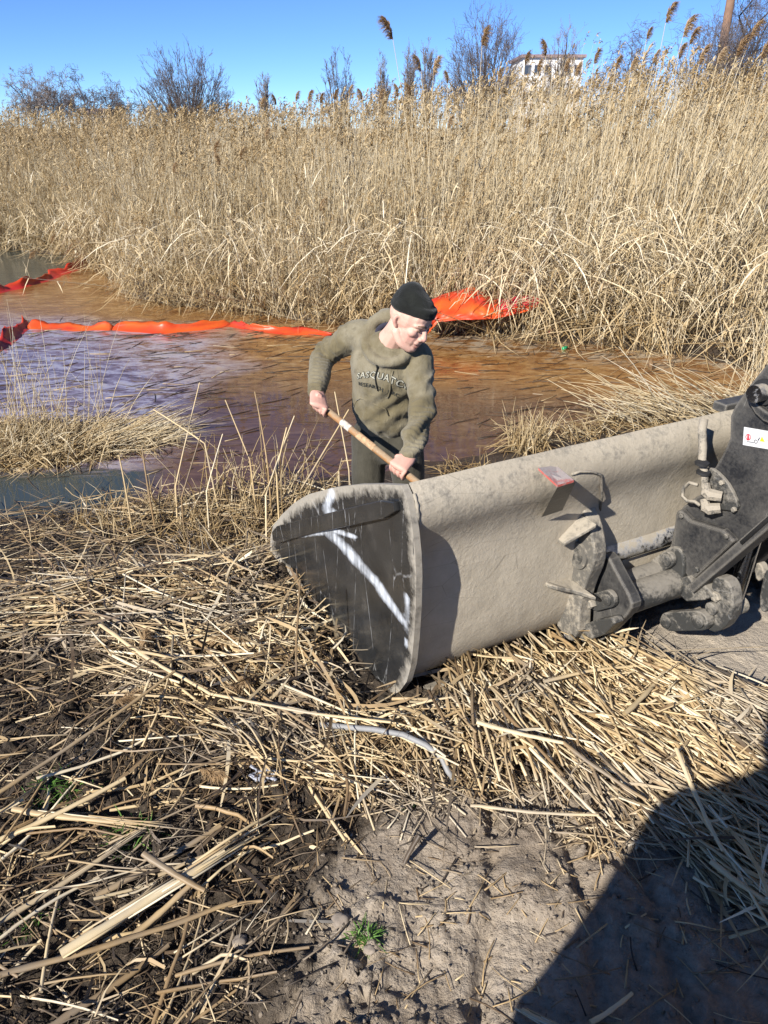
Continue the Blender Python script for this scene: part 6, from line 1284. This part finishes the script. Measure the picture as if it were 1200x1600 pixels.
named_stalk('reed_stalk', 'long thin reed lying on clay along the lower edge of the mat', (735, 1258), (935, 1272), 0.03, 0.06, 0.005, 0.75, 13, group=G)
named_stalk('reed_stalk', 'pale thin reed pointing down right at the lower edge of the mat', (828, 1168), (950, 1290), 0.10, 0.05, 0.0055, 0.85, 14, group=G)
named_stalk('reed_stalk', 'bleached greyish reed inside the shadow pointing away to the mat', (1056, 1170), (1130, 1330), 0.12, 0.08, 0.0062, 0.8, 15, group=G)
named_stalk('reed_stalk', 'long green tinged reed inside the shadow near the right edge', (1110, 1345), (1215, 1420), 0.06, 0.05, 0.008, 0.7, 16, group=G)
named_stalk('reed_stalk', 'stout pale reed at the top of the mat pointing up right', (975, 1115), (1040, 1050), 0.10, 0.10, 0.008, 0.7, 17, group=G)
named_stalk('reed_stalk', 'dark bent root piece standing in the clay', (655, 1305), (632, 1350), 0.06, 0.01, 0.007, 0.1, 18, group=G)
named_stalk('reed_stalk', 'curved pale reed along the foot of the bucket at the top of the mat', (850, 1065), (1035, 1040), 0.11, 0.10, 0.0065, 0.7, 19, group=G, bow=-0.05)
named_stalk('reed_stalk', 'pale root lying in the shadow at the bottom right', (922, 1598), (988, 1552), 0.015, 0.02, 0.0055, 0.8, 20, group=G)
named_stalk('reed_stalk', 'split reed pair at the bottom edge where the shadow begins', (815, 1578), (870, 1606), 0.02, 0.015, 0.006, 0.75, 21, True, G)
named_stalk('reed_stalk', 'brown reed under the thick split stalk running to the right', (200, 1470), (300, 1380), 0.02, 0.03, 0.009, 0.5, 22, group=G)
named_stalk('reed_stalk', 'long reed lying over black soil above the thick split stalk', (150, 1400), (345, 1290), 0.02, 0.02, 0.0085, 0.45, 23, group=G)
named_stalk('reed_stalk', 'double reed lying left of the thick split stalk', (-10, 1445), (190, 1320), 0.025, 0.03, 0.008, 0.65, 24, True, G)
# standing broken reeds left of the worker, given at their own distance
def leaning(a, b, D0, D1, rad, tint, label, seed):
    A, Bq = atD(*a, D0), atD(*b, D1); rs = np.random.default_rng(seed); t = np.linspace(0, 1, 10); P = A + (Bq - A) * t[:, None] + rs.normal(0, 0.004, 3) * (4 * t * (1 - t))[:, None]
    A[2] = min(A[2], float(surf(A[0], A[1]))); P[0] = A
    o = strands('reed_stalk', [tubes(P[None], (rad * np.linspace(1, .7, 10))[None], 7, 1, np.array([tint]))], M['litter_single'], smooth=True); tag(o, label, 'reed stalk', 'broken reeds standing left of the worker')
leaning((450, 800), (545, 640), 4.0, 4.1, 0.0055, 0.75, 'pale reed leaning up right behind the hip of the worker', 1)
leaning((548, 750), (523, 612), 3.9, 3.9, 0.004, 0.6, 'thin reed leaning left behind the shovel handle', 2)
leaning((205, 820), (186, 712), 4.6, 4.5, 0.006, 0.6, 'stout upright reed stub below the grassy islet', 3)
leaning((238, 800), (222, 700), 4.6, 4.6, 0.0065, 0.6, 'stout golden reed stub right of its twin below the islet', 4)
leaning((270, 780), (312, 598), 4.6, 4.7, 0.005, 0.75, 'tall pale reed leaning right at the tip of the swept islet reeds', 5)
leaning((420, 740), (398, 612), 4.6, 4.6, 0.0055, 0.65, 'tall straight reed in the brown water left of the worker', 6)
leaning((395, 730), (352, 625), 4.6, 4.7, 0.005, 0.65, 'reed leaning left in the brown water left of the worker', 7)
leaning((410, 790), (460, 650), 4.2, 4.4, 0.005, 0.7, 'forked reed leaning right towards the worker in brown water', 8)
leaning((280, 790), (314, 678), 4.4, 4.4, 0.005, 0.65, 'short reed leaning right below the swept islet reeds', 9)
leaning((320, 780), (348, 678), 4.4, 4.4, 0.0045, 0.65, 'thin bent reed between islet and tall straight reed', 10)
leaning((430, 745), (448, 668), 4.3, 4.3, 0.006, 0.7, 'short stout broken reed close to the worker', 11)
leaning((330, 700), (240, 640), 4.9, 5.0, 0.006, 0.12, 'dark leaning stick beside the grassy islet', 12)

# grey hose half buried at the lower edge of the litter
hp3 = []
for px, py, zo in [(500, 1132, 0.035), (540, 1136, 0.06), (585, 1140, 0.075), (630, 1148, 0.085), (665, 1164, 0.08), (690, 1184, 0.06), (700, 1205, 0.03), (712, 1222, 0.0)]:
    q = atZ(px, py, 0.76); q = atZ(px, py, float(surf(q[0], q[1])) + zo); hp3.append(q)
m = MB(); m.tube(hp3, 0.0085, 12); o = m.build('grey_hose', simple('grey_hose', (0.25, 0.25, 0.25), 0.6, var=0.15), smooth=True); tag(o, 'grey plastic hose arching over the reed litter below the bucket corner', 'hose')
# scrap of plastic
q = atZ(412, 1215, 0.78); r2 = np.random.default_rng(3); nq = 12; gx2, gy2 = np.meshgrid(np.linspace(-1, 1, nq), np.linspace(-1, 1, nq)); zz = 0.02 + 0.035 * (fbm(gx2 * 2.2 + 5, gy2 * 2.2, 3, 5) - 0.3)
V = np.stack([q[0] + 0.032 * gx2 + 0.012 * np.sin(gy2 * 5), q[1] + 0.022 * gy2 + 0.01 * np.sin(gx2 * 6), float(surf(q[0], q[1])) + zz], -1); ii = np.arange(nq * nq).reshape(nq, nq)
o = link('plastic_scrap', fast_mesh('plastic_scrap', V, np.stack([ii[:-1, :-1], ii[:-1, 1:], ii[1:, 1:], ii[1:, :-1]], -1).reshape(-1, 4), mat=simple('grey_foil', (0.30, 0.31, 0.35), 0.35, var=0.3), smooth=True)); o.modifiers.new('t', 'SOLIDIFY').thickness = 0.0015; tag(o, 'crumpled pale grey plastic scrap in the dark litter', 'plastic')
# fluffy broken plumes in the litter
def fluff(px, py, size, label, seed):
    q = atZ(px, py, 0.78); q[2] = float(surf(q[0], q[1])) + 0.05; rs = np.random.default_rng(seed); a = rs.uniform(0, 6.28); ax = np.array([[math.cos(a), math.sin(a), 0.2]])
    o = strands('reed_plume', [plume_parts(q[None], ax, np.array([[0, 0, -0.4]]), np.array([size]), 260, rs, 0.0026)], M['plume']); tag(o, label, 'reed plume', 'broken plumes in the litter')
fluff(390, 1010, 0.16, 'brown fluffy plume lying upright left of the bucket corner', 1); fluff(225, 1040, 0.12, 'pale fluffy plume on the litter at the left', 2); fluff(180, 1120, 0.10, 'small fluffy plume beside the long diagonal reed', 3)
fluff(310, 1205, 0.10, 'rusty fluffy plume on the dark soil left of the plastic scrap', 4); fluff(520, 1070, 0.12, 'fluffy plume right under the bucket side plate', 5); fluff(905, 1140, 0.08, 'small tan plume in the mat below the bucket', 6); fluff(410, 1065, 0.14, 'tan fluffy plume below the brown upright one', 7)
# green grass tufts
def tuft(px, py, n, rad, h, label, seed):
    q = atZ(px, py, 0.76); rs = np.random.default_rng(seed); x = q[0] + rs.normal(0, rad, n); y = q[1] + rs.normal(0, rad * 0.7, n); base = np.stack([x, y, surf(x, y) - 0.004], 1); o_ = unit(n, 0.2, 1, rs); L_ = rs.uniform(0.5, 1, n)[:, None] * h
    o = strands('grass_tuft', [blades(curve_pts(base, o_ * L_, np.array([0, 0, -0.35]) * L_ + o_ * [1, 1, 0] * L_ * 0.3, 3), np.outer(np.full(n, 0.0016), [1, 1, .2]), unit(n, -.3, .3, rs), np.clip(rs.normal(.55, .25, n), 0, 1))], M['grass']); tag(o, label, 'grass', 'green grass tufts')
tuft(90, 1245, 260, 0.045, 0.05, 'low green grass patch under the diagonal reed at the left', 1); tuft(205, 1300, 90, 0.028, 0.07, 'small bright green tuft right of the frayed reed bundle', 2); tuft(572, 1470, 120, 0.013, 0.045, 'tiny green tuft growing in the bare clay', 3); tuft(45, 1435, 50, 0.02, 0.05, 'thin green tuft at the far lower left', 4); tuft(640, 1262, 30, 0.012, 0.03, 'faint green sprout at the upper edge of the clay', 5)
# loose clods and pebbles
def clods(n, region, smin, smax, seed):
    rs = np.random.default_rng(seed); x, y = region(rs, n); bm = bmesh.new(); bmesh.ops.create_icosphere(bm, subdivisions=1, radius=1); bv = np.array([v.co[:] for v in bm.verts]); bf = np.array([[v.index for v in f.verts] for f in bm.faces]); bm.free(); V, F, k0 = [], [], 0
    for i in range(len(x)):
        s = smin + (smax - smin) * rs.random() ** 3.5; sc = s * rs.uniform(0.6, 1.3, 3) * [1, 1, 0.75]; off = rs.random(3) * 50; nz = 1 + 0.9 * (fbm(bv[:, 0] * 1.6 + off[0], bv[:, 1] * 1.6 + bv[:, 2] * 1.3 + off[1], 3, 7) - 0.5) * 2
        V.append(bv * nz[:, None] * sc + [x[i], y[i], float(surf(x[i], y[i])) + s * 0.15]); F.append(bf + k0); k0 += len(bv)
    V = np.concatenate(V); return fast_mesh('soil_clods', V, tris=np.concatenate(F), mat=M['mud'], smooth=False, attrs={'humus': np.full(len(V), 0.1), 'wet': np.zeros(len(V)), 'sandy': np.zeros(len(V))})
CL = wpoly([(420, 1420), (540, 1290), (760, 1230), (950, 1300), (1200, 1480), (1200, 1640), (300, 1640)])
o = link('soil_clods', clods(2600, inpoly(CL), 0.0012, 0.007, 4)); tag(o, 'crumbly clay clods scattered over the bare mud', 'clods', kind='stuff')
for k, (px, py, s, lb) in enumerate([(375, 1465, 0.016, 'round grey stone between reeds and bare clay'), (535, 1445, 0.02, 'pale clod beside the tiny green tuft'), (578, 1492, 0.012, 'clod just below the tiny green tuft'), (292, 1522, 0.011, 'small pebble in the black soil at bottom left')]):
    q = atZ(px, py, 0.76); rs = np.random.default_rng(k); bm = bmesh.new(); bmesh.ops.create_icosphere(bm, subdivisions=3, radius=1)
    for v in bm.verts: v.co = Vector(v.co * (1 + 0.35 * mnoise.noise(v.co * 1.3 + Vector((k * 7, 0, 0))) + 0.12 * mnoise.noise(v.co * 4))); v.co.x *= s * 1.15; v.co.y *= s; v.co.z *= s * 0.8
    me = bpy.data.meshes.new('stone'); bm.to_mesh(me); bm.free(); me.polygons.foreach_set('use_smooth', np.ones(len(me.polygons), bool)); me.materials.append(simple('stone_grey', (0.24, 0.2, 0.16), 0.9, scale=40)); o = link('stone', me); o.location = (q[0], q[1], float(surf(q[0], q[1])) + s * 0.3); tag(o, lb, 'stone')
